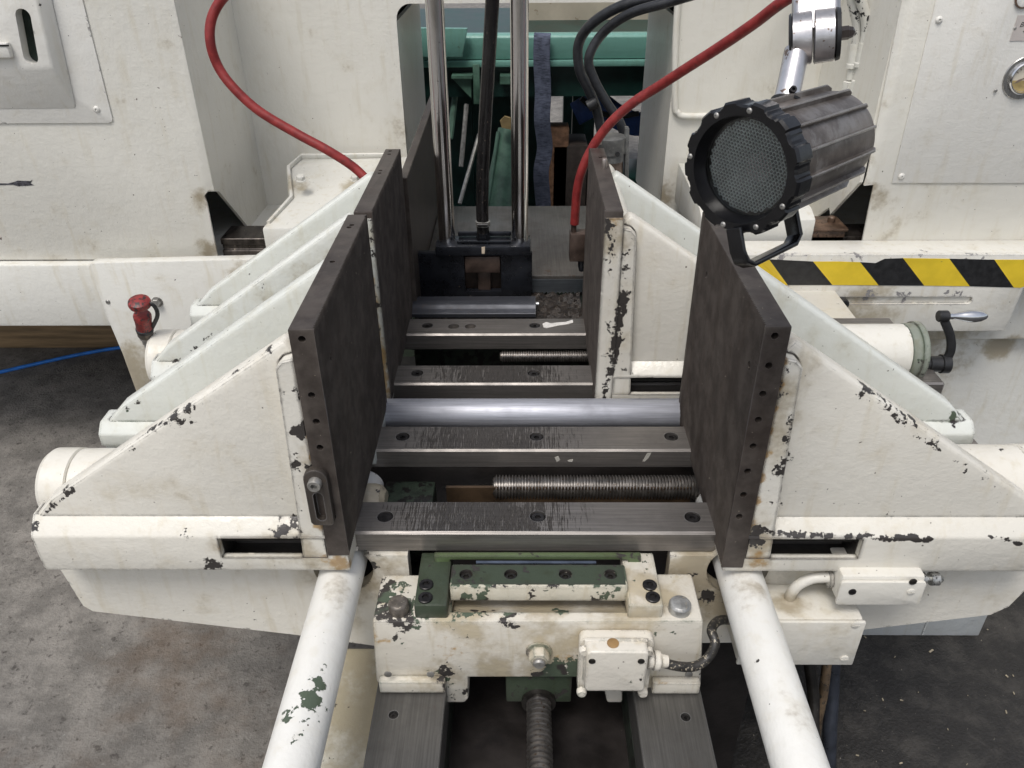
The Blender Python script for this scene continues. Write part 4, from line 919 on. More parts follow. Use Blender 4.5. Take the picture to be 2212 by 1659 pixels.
# black twin hoses and the grey cylinder fitting
hose('black_pipe_hose', [at(1760, -90, Y=2.36), at(1620, -60, Y=2.15), at(1500, -30, Y=2.0), at(1430, -8, Y=2.02), at(1345, 12, Y=2.05), at(1280, 50, Y=2.08), at(1250, 95, Y=2.1), at(1252, 150, Y=2.1), at(1270, 190, Y=2.1), at(1288, 235, Y=2.1), at(1300, 290, Y=2.1)], .0125, M_hb, 'left black hydraulic hose of the pair curling down inside the opening', 'hose', 'twin black hoses', 16)
hose('black_pipe_hose', [at(1800, -70, Y=2.36), at(1660, -50, Y=2.1), at(1530, -20, Y=1.96), at(1440, 6, Y=1.98), at(1360, 30, Y=2.02), at(1302, 72, Y=2.06), at(1272, 125, Y=2.06), at(1283, 170, Y=2.06), at(1310, 220, Y=2.06), at(1338, 262, Y=2.06), at(1350, 300, Y=2.06)], .0115, M_hb, 'right black hydraulic hose of the pair, strapped to the grey cylinder', 'hose', 'twin black hoses', 16)
p = at(1279, 222, Y=2.09); q = at(1298, 212, Y=2.09)
single('cable_tie', MB().cyl(at(1270, 230, Y=2.088), at(1290, 219, Y=2.088), .0142, seg=16), M_blk, 'black cable tie round the left hydraulic hose', 'cable tie', tuple(p))
b0 = at(1322, 400, Y=1.98); b1 = at(1322, 298, Y=1.98)
gcy = thing('feed_cylinder', 'brown upright cylinder with grey cap behind the rear right jaw, under the black hoses', 'cylinder', (b0.x, 1.98, b0.z))
ax = (b1-b0).normalized()
M_gcap = plain('grey_cap', (.13, .13, .125), .4, .3, .25, 60, .0005, ((.25, .24, .22), .66))
part('tube', MB().lathe(b0-ax*.16, ax, [(0, .028), (.25, .028)], 32), plain('brown_tube', (.20, .15, .12), .35, .6, .35, 30, .0005), gcy)
part('cap', MB().lathe(b1-ax*.055, ax, [(0, .031), (.018, .031), (.019, .034), (.048, .034), (.052, .0355), (.0575, .035), (.060, .030)], 40), M_gcap, gcy)
part('port', MB().cyl(b1-ax*.03+Vector((.01, -.036, 0)), b1-ax*.03+Vector((.01, -.028, 0)), .006, seg=12), M_blk, gcy)
part('side_bracket', MB().obox(b0+ax*.07+Vector((.036, 0, 0)), (1, 0, 0), (0, 1, 0), ax, .005, .012, .075).bevel(.002), M_gcap, gcy)

# left and right guide brackets on the ways
M_brk = paint('cream_bracket_paint', (.68, .67, .62), wear=.1, dirt=.6, green=0, stains=[(at(765, 388, Y=2.2), .05, .4), (at(650, 390, Y=2.2), .04, .35)])
a, b = at(565, 493, Y=1.975), at(577, 541, Y=1.975)
c_ = at(618, 372, Y=2.26)
gb_ = thing('guide_bracket', 'cream guide bracket with bolts on the dark way left of the opening', 'bracket', (a.x, 1.975, b.z))
m = MB(); lo = b.z-.012
V = {k_: m.bm.verts.new(v) for k_, v in dict(a=(a.x, 1.975, a.z), b=(a.x+.03, 2.15, a.z+.018), c=(c_.x, 2.26, c_.z+.01), d=(c_.x+.02, 2.374, c_.z+.012), e=(-.32, 2.374, c_.z+.012), f=(-.32, 1.975, a.z), a0=(a.x, 1.975, lo), b0=(a.x+.03, 2.15, lo), c0=(c_.x, 2.26, lo), d0=(c_.x+.02, 2.374, lo), e0=(-.32, 2.374, lo), f0=(-.32, 1.975, lo)).items()}
for f in ('abcdef', ): m.bm.faces.new([V[q] for q in f]); m.bm.faces.new([V[q+'0'] for q in f][::-1])
for u_, v_ in ('ab', 'bc', 'cd', 'de', 'ef', 'fa'): m.bm.faces.new((V[u_], V[u_+'0'], V[v_+'0'], V[v_]))
bmesh.ops.triangulate(m.bm, faces=[f for f in m.bm.faces if len(f.verts) > 4]); bmesh.ops.recalc_face_normals(m.bm, faces=m.bm.faces); m.bevel(.006, 2, 40)
part('bracket_body', m, M_brk, gb_)
part('raised_edge', MB().sweep([(a.x+.012, 2.0, a.z+.004), (a.x+.040, 2.15, a.z+.023), (c_.x+.012, 2.25, c_.z+.016), (c_.x+.026, 2.35, c_.z+.019), (-.36, 2.362, c_.z+.019)], rrect(.0065, .005, .003, 2), sub=0), M_brk, gb_)
for px, py, big in ((650, 387, 1), (768, 386, 1), (697, 458, 0), (681, 482, 0)):
    p = at(px, py, Z=c_.z+.012 if big else a.z+.012)
    place('hex_bolt' if big else 'pin', HEXN if big else SCKB, M_brk, gb_, (p.x, p.y, p.z-.002), (0, -.2, 1)).scale = ((1.35,)*3 if big else (1.1, 1.1, 1.4))
M_way = plain('dark_way', (.055, .047, .042), .3, .6, .5, 25, .0008, ((.38, .33, .26), .71), (3, 1, 1))
wy = thing('linear_way', 'dark stepped slideway bar crossing the recess left of the opening', 'slideway', (-.79, 1.985, .70))
part('way_bar', MB().prism([(1.985, .703), (1.985, .722), (1.992, .724), (1.992, .738), (1.985, .740), (1.985, .756), (2.08, .756), (2.08, .703)], 'x', -.80, -.30).bevel(.0012, 1), M_way, wy)
wy2 = thing('linear_way', 'dark stepped slideway bar crossing the recess right of the opening', 'slideway', (.45, 1.985, .70))
part('way_bar', MB().prism([(1.985, .703), (1.985, .722), (1.992, .724), (1.992, .738), (1.985, .740), (1.985, .756), (2.08, .756), (2.08, .703)], 'x', .44, 1.05).bevel(.0012, 1), M_way, wy2)
a, b = at(1600, 472, Y=1.975), at(1750, 540, Y=1.975)
gb2 = thing('guide_bracket', 'cream guide bracket half hidden behind the lamp bail, next to a rusty block', 'bracket', (a.x, 1.975, b.z))
part('bracket_body', MB().prism([(1.975, b.z), (1.975, a.z-.004), (2.02, a.z+.012), (2.36, a.z+.03), (2.36, b.z)], 'x', a.x-.10, b.x).bevel(.005, 2), M_brk, gb2)
p = at(1745, 462, Y=2.0); place('hex_bolt', HEXN, M_zinc, gb2, (p.x-.02, 2.05, a.z+.014), (0, 0, 1))
a, b = at(1752, 489, Y=1.99), at(1817, 537, Y=1.99)
rb = thing('rusty_block', 'rusty brown block with a peg inside the notch of the right column', 'block', (a.x, 1.99, b.z))
M_rb = plain('rusty_block', (.12, .075, .05), .45, .3, .5, 35, .001, ((.05, .03, .02), .6))
part('block', MB().box(a.x, b.x, 1.985, 2.07, b.z-.01, a.z-.012).bevel(.003), M_rb, rb)
part('block_lid', MB().box(a.x-.003, b.x+.004, 1.980, 2.075, a.z-.0115, a.z-.003).bevel(.002), M_rb, rb)
part('peg', MB().lathe((b.x-.026, 2.03, a.z-.004), (0, 0, 1), [(0, .010), (.014, .010), (.017, .007)], 16), M_rb, rb)

# guard plate with hazard tape, slot and screw
G = 1.85
gp = thing('guard_plate', 'long cream guard plate on the right carrying black and yellow hazard tape', 'guard plate', tuple(at(2170, 715, Y=G)))
M_gp = paint('cream_guard_paint', (.71, .69, .63), wear=.25, dirt=.55, green=0, under=(.25, .24, .24), blobs=[(at(x, 548, Y=G), .05, .14) for x in (1700, 1850, 2000, 2100)] + [(at(x, 640, Y=G), .03, .16) for x in (1760, 1880, 1950, 2060)], stains=[(at(1840, 690, Y=G), .10, .30), (at(1860, 655, Y=G), .05, .3)])
g = pxz([(1560, 551), (2330, 549), (2330, 600), (2212, 622), (2171, 716), (1560, 716)], G)
k = MB(); ya, yb = at(1600, 642, Y=G).z, at(1600, 658, Y=G).z; xe = at(2100, 650, Y=G).x; rr = (ya-yb)/2
k.prism([(.50, ya), (.50, yb)] + [(xe-rr+rr*math.cos(R_(a)), yb+rr+rr*math.sin(R_(a))) for a in range(-90, 91, 15)], 'y', G-.01, G+.0085)
part('plate', cut(MB().prism(g, 'y', G, G+.012).bevel(.0025, 2), k), M_gp, gp)
part('support_block', MB().box(.62, 1.22, G+.0125, 1.924, .60, .70), M_gp, gp)
part('top_lip', MB().box(g[0][0], g[1][0], G+.0125, 1.95, g[0][1]-.012, g[0][1]-.002).bevel(.003), M_gp, gp)
p = at(1820, 653, Y=G-.006); place('socket_screw', SCKB, M_blk, gp, (p.x, G-.001, p.z), (0, -1, 0)).scale = (1.75, 1.75, 2.2)
tape = thing('hazard_tape', 'black and yellow striped hazard tape on the guard plate, torn at its top edge', 'hazard tape', tuple(at(1700, 618, Y=G-.001)))
M_tk = plain('tape_black', (.016, .016, .017), .38, 0, .4, 60, .0002, ((.12, .12, .12), .72)); M_ty = plain('tape_yellow', (.72, .52, .035), .32, 0, .1, 12, .0003, ((.45, .33, .05), .70))
T0, T1, TM = 22, 188, 105
tops = [[(475, T0), (540, T0), (680, T1), (612, T1)], [(560, T0), (845, T0+14), (970, T1), (680, T1)], [(845, T0+14), (1010, T0+14), (1150, T0+18), (1270, T1+2), (970, T1)], [(1150, T0+18), (1250, T0+24), (1310, T0-4), (1428, T0-8), (1565, T1+4), (1270, T1+2)],
        [(1428, T0-8), (1728, T0-4), (1860, T1+8), (1565, T1+4)], [(1728, T0-4), (2020, T0+2), (2145, T1+16), (1860, T1+8)], [(2020, T0+2), (2330, T0+2), (2330, T1-40), (2190, T1+18), (2145, T1+16)]]
tops[0] = [(468, 60), (475, 28), (560, T0), (680, T1), (612, T1)]
for i, qd in enumerate(tops):
    part('black_stripe' if i % 2 else 'yellow_stripe', MB().prism([(lambda v: (v.x, v.z))(at(*F_(x, y), Y=G-.0008)) for x, y in qd], 'y', G-.0012, G-.0002), M_tk if i % 2 else M_ty, tape)
q = [at(*F_(500, 60), Y=G-.006), at(*F_(590, 150), Y=G-.014), at(*F_(660, 215), Y=G-.016), at(*F_(730, 270), Y=G-.006)]
part('curled_end', MB().sweep(q, [(-.006, -.0004), (.006, -.0004), (.006, .0004), (-.006, .0004)], sub=6, ref=(0, 0, 1)), M_ty, tape)

# hand crank and end flange on the rear right cylinder
M_cyl2 = paint('old_cream_barrel', (.68, .66, .60), wear=.1, dirt=.5, green=.5, blobs=[(at(1990, 730, Y=1.41), .05, .24)])
hc_ = thing('screw_barrel', 'cream rear right barrel with dark flaking flange carrying the hand crank', 'barrel', (.80, 1.405, .73))
yb_, zb2 = 1.405, .742
part('barrel', MB().lathe((.44, yb_, zb2), (1, 0, 0), [(0, .056), (.325, .056)], 48), M_cyl2, hc_)
part('flange', MB().lathe((.766, yb_, zb2), (1, 0, 0), [(0, .0565), (.012, .0575), (.018, .0575), (.019, .061), (.030, .061), (.032, .058)], 48), paint('flaking_flange', (.22, .24, .20), wear=.2, dirt=.9, chips=.12, green=.8), hc_)
ck = thing('hand_crank', 'black hand crank with polished steel grip on the rear right barrel', 'crank', (.80, yb_-.005, zb2-.015))
hy, hz = yb_-.012, zb2-.022
part('lock_nut', MB().lathe((.7985, hy, hz), (1, 0, 0), [(0, .011), (.005, .011), (.005, .016), (.018, .016), (.019, .012)], 6), M_zinc, ck)
part('hub', MB().lathe((.818, hy, hz), (1, 0, 0), [(0, .014), (.004, .014), (.005, .0165), (.028, .0165), (.029, .0195), (.044, .0195), (.046, .017)], 28), M_blk, ck)
xq = .857
p_t = at(2036, 683, Y=hy+.01)
part('arm', MB().sweep([(xq, hy, hz+.010), (xq+.002, hy+.001, hz+.034), (xq-.006, hy+.004, hz+.062), ((xq+p_t.x)/2-.004, hy+.007, hz+.085), (p_t.x, hy+.01, p_t.z)], rrect(.0085, .0055, .004, 2), sub=6, ref=(1, 0, 0)), M_blk, ck)
part('arm_eye', MB().lathe((p_t.x-.009, hy+.01, p_t.z), (1, 0, 0), [(0, .0100), (.002, .0115), (.018, .0115), (.020, .010)], 24), M_blk, ck)
part('grip', MB().lathe((p_t.x+.011, hy+.01, p_t.z), (1, 0, 0), [(0, .0065), (.008, .0065), (.012, .006), (.028, .0095), (.040, .0122), (.052, .0125), (.064, .0108), (.073, .007), (.077, .003)], 32), M_chr, ck)

# red coupler on the rear left cylinder
c0 = at(318, 742, Y=1.405); c1 = at(301, 646, Y=1.375); ax = (c1-c0).normalized(); Lc = (c1-c0).length
qc = thing('quick_coupler', 'red capped quick coupler with rubber strap standing on the rear left cylinder', 'coupler', tuple(c0))
M_rc = plain('red_plastic', (.21, .022, .020), .45, 0, .35, 40, .0006, ((.035, .016, .016), .54))
part('fitting_stem', MB().lathe(c0-ax*.03, ax, [(0, .006), (.03, .006), (.032, .009), (.045, .009), (.046, .0125), (.058, .0125)], 16), M_zinc, qc)
part('metal_body', MB().lathe(c0+ax*.022, ax, [(0, .013), (.003, .015), (.014, .0155), (.016, .0135)], 24), plain('dark_brass', (.12, .105, .09), .35, .7), qc)
part('rubber_ring', MB().lathe(c0+ax*.037, ax, [(0, .0165), (.006, .0168), (.008, .015)], 24), M_blk, qc)
part('red_sleeve', MB().lathe(c0+ax*.044, ax, [(0, .0152), (.022, .0158), (.024, .0165), (.033, .0170), (.036, .016)], 28), M_rc, qc)
part('dust_cap', MB().lathe(c0+ax*(Lc-.018), ax+Vector((-.12, 0, 0)), [(0, .017), (.001, .020), (.008, .0215), (.013, .020), (.017, .013), (.018, .004)], 28), M_rc, qc)
pk = c0+ax*.04
part('rubber_strap', MB().sweep([c0+ax*(Lc-.010)+Vector((.016, 0, 0)), c0+ax*(Lc-.018)+Vector((.028, -.002, 0)), c0+ax*(Lc-.042)+Vector((.031, -.002, 0)), pk+Vector((.016, 0, .004))], rrect(.004, .0018, .001, 1), sub=6), M_blk, qc)

# hydraulic pipe fittings on the right recess wall
M_fit = paint('cream_fitting_paint', (.68, .67, .61), wear=.15, dirt=.6, green=0)
Mbp = paint('black_flaking_hose', (.62, .61, .56), wear=0, dirt=.2, chips=.16, green=0, under=(.02, .02, .02))
for i, (pt, lab) in enumerate((([(1836, -20), (1845, 20), (1852, 55), (1850, 95), (1842, 120), (1838, 165), (1834, 200)], 'left cream pipe fitting in the corner behind the lamp'), ([(1850, -20), (1866, 20), (1872, 60), (1868, 92), (1864, 125), (1856, 160), (1848, 205)], 'right cream pipe fitting in the corner behind the lamp, with flaking hose'))):
    P_ = [at(x, y, Y=2.15-.02*i) for x, y in pt]
    t = thing('pipe_fitting', lab, 'pipe fitting', tuple(P_[-1]))
    part('hose', MB().tube(P_[:4], .0125, 14, 6), Mbp, t)
    d = (P_[5]-P_[3]).normalized(); L = (P_[6]-P_[3]).length
    part('ferrule', MB().lathe(P_[3], d, [(0, .0145), (.045, .0145), (.047, .0165), (.056, .0165), (.058, .011), (.085, .010)], 20), M_fit, t)
    part('hex_nut', MB().lathe(P_[3]+d*.088, d, [(0, .014), (.002, .0165), (.028, .0165), (.030, .014)], 6), M_fit, t)
    part('pipe_end', MB().lathe(P_[3]+d*.119, d, [(0, .010), (L-.10, .010)], 16), M_fit, t)
p = at(1852, 218, Y=2.14); t = thing('pipe_elbow', 'cream round boss at the foot of the two pipe fittings', 'pipe elbow', tuple(p)); part('boss', MB().lathe(p, (1, -.15, .2), [(-.02, .012), (.0, .012), (.002, .019), (.010, .020), (.014, .016)], 24), M_fit, t)

# ================================================================ LAMP
O = at(1601, 367, d=.66)
al = math.asin(.60)
fwd_c = fw; axv = (RT*.728 + UP*.359 + fw*.585).normalized()
uu = (UP - axv*UP.dot(axv)).normalized(); vv = axv.cross(uu)
def LP(t, h, r=0.): return O+axv*t+uu*h+vv*r
lamp = thing('work_lamp', 'round machine work lamp with finned grey body, black ring and honeycomb grille', 'lamp', tuple(O))
M_bez = plain('black_bezel', (.006, .006, .007), .22, 0, .3, 60, .0003, ((.05, .05, .05), .76))
s = NT('worn_fin_metal'); n = s.noise(22, 6, .65); n2 = s.noise(55, 5, .7, off=(2, 2, 2)); n3 = s.noise(9, 3, .6, off=(5, 1, 1))
c = s.mix(s.ramp(n, .35, .65), (.12, .10, .088), (.23, .20, .178)); c = s.mix(s.ramp(s.ma('ADD', s.ma('MULTIPLY', n2, .55), s.ma('MULTIPLY', n3, .5)), .55, .66, 0, .7), c, (.30, .28, .265))
c = s.mix(s.edge(.0018), c, (.60, .58, .54))
M_fin = s.fin(c, s.ma('ADD', .28, s.ma('MULTIPLY', n2, .25)), .7, s.bump(n2, .0004, .5))
RB, BL = .0455, .145
part('lamp_body', MB().lathe(LP(.010, 0), axv, [(.03, .0402), (.001, .0404), (0, RB), (.030, RB), (.031, RB-.001), (BL-.02, RB-.002), (BL-.004, RB-.004), (BL, RB-.010)], 72, ref=uu), M_fin, lamp)
for i in range(14):
    a = 2*math.pi*(i+.5)/14; d = uu*math.cos(a)+vv*math.sin(a); e = axv.cross(d)
    m = MB(); 
    V = [LP(.014, 0)+d*(RB-.002), LP(.014, 0)+d*(RB+.0042), LP(BL-.004, 0)+d*(RB+.0028), LP(BL+.004, 0)+d*(RB-.001), LP(BL, 0)+d*(RB-.014)]
    A = m.verts([v-e*.0013 for v in V]); Bv = m.verts([v+e*.0013 for v in V]); m.bm.faces.new(A); m.bm.faces.new(Bv[::-1])
    for j in range(5): m.bm.faces.new((A[j], Bv[j], Bv[(j+1) % 5], A[(j+1) % 5]))
    bmesh.ops.recalc_face_normals(m.bm, faces=m.bm.faces); m.bevel(.0007, 1); part('cooling_fin', m, M_fin, lamp)
# bezel ring with scallops and lugs
NB = 216; prof = lambda k: None
def ringr(i):
    a = 360*i/NB; f = (a % 27.7)/27.7
    base = .0530
    return base+(.0020 if f < .46 else 0.)-(.0010 if .60 < f < .86 else 0)
m = MB(); rows = []
for t, kind in ((.016, 'o'), (-.002, 'o'), (-.0045, 'o2'), (-.0045, 'i'), (.004, 'i2'), (.012, 'i3')):
    row = []
    for i in range(NB):
        a = 2*math.pi*i/NB; r = {'o': ringr(i), 'o2': ringr(i)-.0018, 'i': .0440, 'i2': .0425, 'i3': .0395}[kind]
        row.append(m.bm.verts.new(LP(t, r*math.cos(a), r*math.sin(a))))
    rows.append(row)
for a, b in zip(rows, rows[1:]):
    for i in range(NB): m.bm.faces.new((a[i], a[(i+1) % NB], b[(i+1) % NB], b[i]))
bmesh.ops.recalc_face_normals(m.bm, faces=m.bm.faces)
part('bezel_ring', m, M_bez, lamp)
for a in (108, 57, 338, 280, 232, 178):
    d = uu*math.sin(R_(a))+vv*-math.cos(R_(a)) if False else uu*math.sin(R_(a))+RT*math.cos(R_(a))
    d = (d-axv*d.dot(axv)).normalized()
    place('bezel_screw', DOME, M_zinc, lamp, O+d*.0485-axv*.0040, -axv).scale = (.33,)*3
# reflector, bulb, honeycomb, glass
part('reflector', MB().lathe(LP(.034, 0), -axv, [(0, .006), (.002, .014), (.008, .026), (.015, .034), (.020, .0385)], 48, cap=False, ref=uu), plain('dull_reflector', (.22, .20, .20), .4, .6, .3, 30), lamp)
part('bulb', MB().lathe(LP(.030, -.003, .0), -axv, [(-.003, .004), (0, .0115), (.004, .0125), (.008, .010), (.011, .004)], 24), plain('frosted_bulb', (.85, .66, .66), .3), lamp)
s_ = .00185; m = MB(); hx = []
hw = s_*math.sqrt(3)
for j in range(-14, 15):
    for i in range(-14, 15):
        x = (i+(j % 2)*.5)*hw; y = j*s_*1.5
        if math.hypot(x, y) > .0372: continue
        ro, ri = s_*1.001, s_*.82
        o_ = [LP(.0115, x+ro*math.sin(R_(60*k)), y+ro*math.cos(R_(60*k))) for k in range(6)]
        i_ = [LP(.0115, x+ri*math.sin(R_(60*k)), y+ri*math.cos(R_(60*k))) for k in range(6)]
        b_ = [q+axv*.0022 for q in i_]
        O_, I_v, B_v = m.verts(o_), m.verts(i_), m.verts(b_)
        for k in range(6):
            m.bm.faces.new((O_[k], O_[(k+1) % 6], I_v[(k+1) % 6], I_v[k])); m.bm.faces.new((I_v[k], I_v[(k+1) % 6], B_v[(k+1) % 6], B_v[k]))
part('honeycomb_grille', m, plain('grille_metal', (.80, .82, .80), .35, .2, .2), lamp, kind='stuff', smooth=False)
gm = bpy.data.materials.new('lamp_glass'); gm.use_nodes = True; g_ = gm.node_tree; g_.nodes.remove(g_.nodes['Principled BSDF'])
tr = g_.nodes.new('ShaderNodeBsdfTransparent'); gl = g_.nodes.new('ShaderNodeBsdfGlossy'); fr_ = g_.nodes.new('ShaderNodeFresnel'); mx = g_.nodes.new('ShaderNodeMixShader')
tr.inputs[0].default_value = (.86, .88, .88, 1); gl.inputs['Roughness'].default_value = .04; fr_.inputs[0].default_value = 1.5
g_.links.new(fr_.outputs[0], mx.inputs[0]); g_.links.new(tr.outputs[0], mx.inputs[1]); g_.links.new(gl.outputs[0], mx.inputs[2]); g_.links.new(mx.outputs[0], g_.nodes['Material Output'].inputs[0])
part('front_glass', MB().lathe(LP(.0085, 0), axv, [(0, .0412), (.0015, .0412)], 56, ref=uu), gm, lamp)
# neck, joint drum, arm
M_alu = plain('cast_aluminium', (.52, .51, .52), .33, .85, .22, 32, .0006, ((.20, .15, .12), .62))
nb = LP(.088, RB-.002); 
jc = at(1757, 80, d=(LP(.088, RB)-CAM).dot(fw)+.002)
jn = jc-RT*.012; ndir = (jn-nb).normalized()
nb = nb-ndir*.004
ndir = (jn-nb).normalized()
part('neck', MB().lathe(nb, ndir, [(0, .0112), (.006, .0112), (.014, .0106), ((jn-nb).length-.012, .0108)], 32), M_alu, lamp)
part('neck_collar', MB().lathe(nb+ndir*.002, ndir, [(0, .0135), (.0025, .0135), (.003, .012)], 28), M_dk, lamp)
place('neck_screw', SCKB, M_scr, lamp, nb+ndir*.009-fw*.0105, -fw).scale = (.42, .42, .55)
da = (RT-fw*.33).normalized()
part('joint_half', MB().lathe(jc-da*.0185, da, [(0, .0185), (.001, .0215), (.0165, .0222), (.0172, .021)], 44), M_alu, lamp)
part('joint_half', MB().lathe(jc+da*.0002, da, [(0, .021), (.0008, .0225), (.0165, .0218), (.018, .018)], 44), M_alu, lamp)
part('joint_gasket', MB().lathe(jc-da*.0205, da, [(0, .0205), (.0019, .022)], 40), M_blk, lamp); part('joint_gasket', MB().lathe(jc+da*.0183, da, [(0, .022), (.0035, .021)], 40), M_blk, lamp)
part('dome_nut', MB().lathe(jc+da*.0219, da, [(0, .0072), (.001, .0072), (.0012, .0058), (.007, .0058), (.0072, .0052), (.0105, .0042), (.012, .0018)], 6), plain('nut_dark', (.10, .085, .08), .3, .8), lamp)
m = MB(); ua = (UP*.995+RT*.06).normalized(); 
arm = [jc+da*.002+ua*.004, jc+da*.001+ua*.020, jc+ua*.045, jc-da*.001+ua*.14, jc-da*.002+ua*.24]
m.sweep(arm, rrect(.0200, .0105, .006, 4), sub=4, ref=da); part('lamp_arm', m, M_alu, lamp)
# bail handle
HO = -RT*.019
hp_ = [LP(.004, -.0505), LP(.002, -.070), LP(.004, -.0795), LP(.013, -.0850), LP(.082, -.0850), LP(.092, -.079), LP(.093, -.044)]
part('bail_handle', MB().sweep([q+HO for q in hp_], rrect(.0022, .0075, .0014, 2), sub=0, ref=axv).bevel(.0004, 1), M_bez, lamp)

# ================================================================ BEHIND THE OPENING
YD = 3.5
M_tq = paint('turquoise_paint', (.16, .35, .30), wear=.25, dirt=.5, green=0, under=(.06, .04, .03), chips=.02, rough=.3)
M_dg = plain('deep_green_paint', (.006, .030, .025), .4, 0, .4, 8)
cv2 = thing('turquoise_conveyor', 'turquoise conveyor trough on dark green legs seen through the saw opening', 'conveyor', (0, YD, 0))
a, b = at(900, 76, Y=YD), at(1500, 126, Y=YD)
part('trough_side', MB().prism([(YD, b.z), (YD, a.z-.012), (YD+.012, a.z), (YD+.06, a.z), (YD+.06, b.z)], 'x', -.75, 1.3).bevel(.004), M_tq, cv2)
part('lower_lip', MB().box(-.75, 1.3, YD-.015, YD+.06, b.z-.028, b.z-.003).bevel(.004), M_tq, cv2)
a2, b2 = at(890, 58, Y=YD-.05), at(1012, 122, Y=YD-.05)
part('end_gusset', MB().prism([(-.75, b2.z), (b2.x-.025, b2.z-.004), (b2.x, at(1018, 62, Y=YD-.05).z), (-.75, a2.z)], 'y', YD-.05, YD-.02).bevel(.003), M_tq, cv2)
part('shade_deck', MB().box(-.75, 1.3, YD+.061, 5.1, b.z-.02, b.z+.0), M_dg, cv2)  # wide deck added to cast shade on everything below it
part('under_panel', MB().box(-.75, 1.3, YD+.03, YD+.05, at(1100, 212, Y=YD).z, b.z-.029), M_dg, cv2)
part('added_dark_tray', MB().box(-.75, .55, 3.56, 4.3, .0, .03), M_dg, cv2)  # dark tray added over the ground to darken the view below the trough
part('added_dark_panel', MB().box(-.75, .12, 4.3, 4.35, .0, b.z-.021), M_dg, cv2)  # dark back wall added to keep the space under the trough black
for i, (px, w_) in enumerate(((1000, .05), (1235, .06), (1385, .05))):
    p = at(px, 300, Y=4.1); part('leg', MB().box(p.x, p.x+w_, 4.1, 4.15, 0, b.z-.021), M_dg, cv2)
M_lg = plain('mint_paint', (.075, .15, .11), .4, 0, .3, 20)
sd_ = thing('roller_stand', 'mint green roller stand with a slanted tube under the turquoise conveyor', 'stand', tuple(at(1080, 450, Z=0)))
p0, p1 = at(1072, 470, Y=3.35), at(1098, 280, Y=3.5)
part('slanted_tube', MB().lathe(p0, p1-p0, [(0, .07), ((p1-p0).length, .045)], 24), M_lg, sd_)
p0, p1 = at(1050, 470, Y=3.3), at(1076, 285, Y=3.45); part('thin_stay', MB().cyl(p0, p1, .008, seg=10), M_lg, sd_)
p = at(1027, 140, Y=3.45); part('bracket_upright', MB().box(p.x-.012, p.x+.016, 3.45, 3.47, at(1027, 225, Y=3.45).z, p.z).bevel(.002), M_lg, sd_)
part('bracket_gusset', MB().prism(pxz([(975, 168), (1018, 168), (1018, 212)], 3.46), 'y', 3.46, 3.475), M_lg, sd_)
part('bracket_arm', MB().prism(pxz([(975, 164), (1020, 164), (1020, 170), (975, 170)], 3.44), 'y', 3.44, 3.52), M_lg, sd_)
part('bracket_arm', MB().prism(pxz([(1080, 165), (1112, 165), (1112, 182), (1080, 182)], 3.44), 'y', 3.44, 3.52), M_lg, sd_)
part('buckle', MB().prism(pxz([(1080, 262), (1090, 252), (1105, 256), (1104, 280), (1084, 276)], 3.4), 'y', 3.4, 3.42), plain('tan_plastic', (.34, .25, .12), .5), sd_)
part('stay_rod', MB().cyl(at(1008, 225, Y=3.5), at(996, 360, Y=3.4), .010, seg=8), M_zinc, sd_)
part('stay_rod', MB().cyl(at(1035, 290, Y=3.5), at(993, 440, Y=3.3), .009, seg=8), M_zinc, sd_)
part('stay_rod', MB().cyl(at(985, 190, Y=3.6), at(972, 300, Y=3.5), .014, seg=8), M_lg, sd_)
s = NT('strap_fabric'); n = s.noise(30, 4, .6); wv = s.noise(220, 2, .5, stretch=(.2, .2, 3))
c = s.mix(s.ramp(n, .35, .65), (.030, .038, .062), (.085, .10, .15)); c = s.mix(s.ramp(wv, .45, .6, 0, .5), c, (.16, .18, .26)); M_st = s.fin(c, .8, 0, s.bump(wv, .002, .5))
pts = [at(1172, 72, Y=YD-.02), at(1171, 84, Y=YD-.045), at(1170, 130, Y=YD-.05), at(1173, 200, Y=YD-.05), at(1171, 260, Y=YD-.06), at(1177, 320, Y=YD-.05), at(1169, 370, Y=YD-.06), at(1172, 420, Y=YD-.05), at(1176, 470, Y=YD-.05)]
single('blue_strap', MB().sweep(pts, rrect(.034, .003, .002, 1), ref=(1, 0, 0), sub=5), M_st, 'faded blue webbing strap hanging over the turquoise trough', 'strap', tuple(pts[0]))
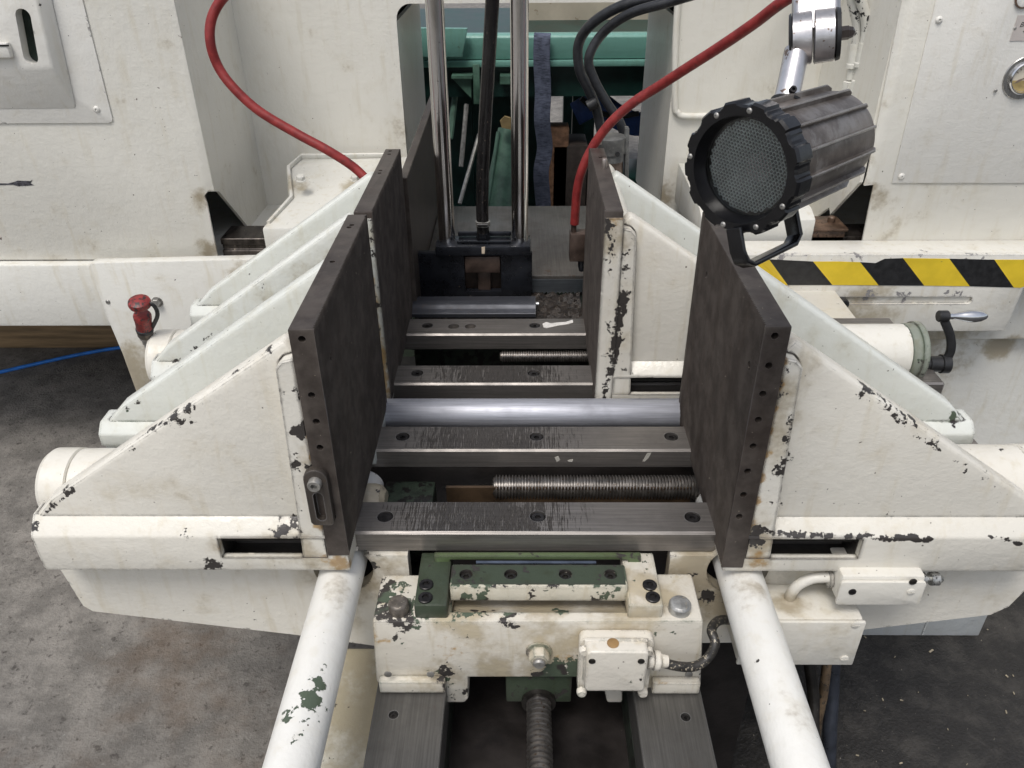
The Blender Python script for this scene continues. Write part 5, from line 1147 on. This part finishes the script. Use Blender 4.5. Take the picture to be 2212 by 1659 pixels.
a, b = at(1112, -20, Y=4.6), at(1560, 52, Y=4.6)
bb = thing('beige_beam', 'beige painted beam across the far background above the turquoise trough', 'beam', (a.x, 4.6, b.z))
M_bg = plain('beige_paint', (.50, .44, .34), .45, 0, .12, 6, .0008, ((.30, .24, .17), .66))
part('beam', MB().box(a.x, 3.2, 4.6, 4.8, b.z, 1.6).bevel(.006), M_bg, bb)
part('beam_flange', MB().box(a.x, 3.2, 4.57, 4.83, b.z-.03, b.z-.001).bevel(.004), M_dg, bb)
part('beam_post', MB().box(2.2, 2.4, 4.62, 4.78, 0, b.z-.031), M_bg, bb)
part('beam_post', MB().box(a.x+.3, a.x+.5, 5.2, 5.3, 0, b.z-.031), M_dg, bb)
q = [at(1245, 245, Y=3.9), at(1290, 225, Y=3.85), at(1330, 250, Y=3.8), at(1375, 268, Y=3.8), at(1440, 262, Y=3.8)]
single('blue_tarpaulin', MB().sweep(q, rrect(.055, .02, .01, 2), sub=4), plain('blue_fabric', (.025, .06, .20), .6, 0, .5, 9, .01), 'crumpled blue sheet on the ground far behind, right of the strap', 'sheet', tuple(q[0]))
q = [at(1255, 212, Y=3.7), at(1290, 240, Y=3.7), at(1330, 252, Y=3.7), at(1380, 245, Y=3.7)]
single('dark_cable', MB().tube(q, .012, 8, 5), M_blk, 'black cable dangling in the dark background right of the strap', 'cable', tuple(q[0]))
for (x, y, w_, h_, d_, mt, lab) in ((1205, 300, .10, .10, .1, plain('rust_box', (.22, .12, .07), .6, 0, .5), 'rusty brown lump on the ground behind, between the right chrome rod and strap'), (1230, 380, .16, .28, .2, plain('dark_crate', (.045, .035, .03), .6, 0, .4), 'dark brown machine block on the ground behind the strap'), (1330, 420, .26, .16, .3, M_dg, 'low dark green box on the ground right of the strap')):
    p = at(x, y, Z=0) if False else at(x, y, Y=3.6)
    m = MB().box(p.x-w_/2, p.x+w_/2, 3.6, 3.6+d_, 0, max(.05, p.z+h_/2)).bevel(.008, 2); single('floor_block', m, mt, lab, 'block', (p.x, 3.6, 0))
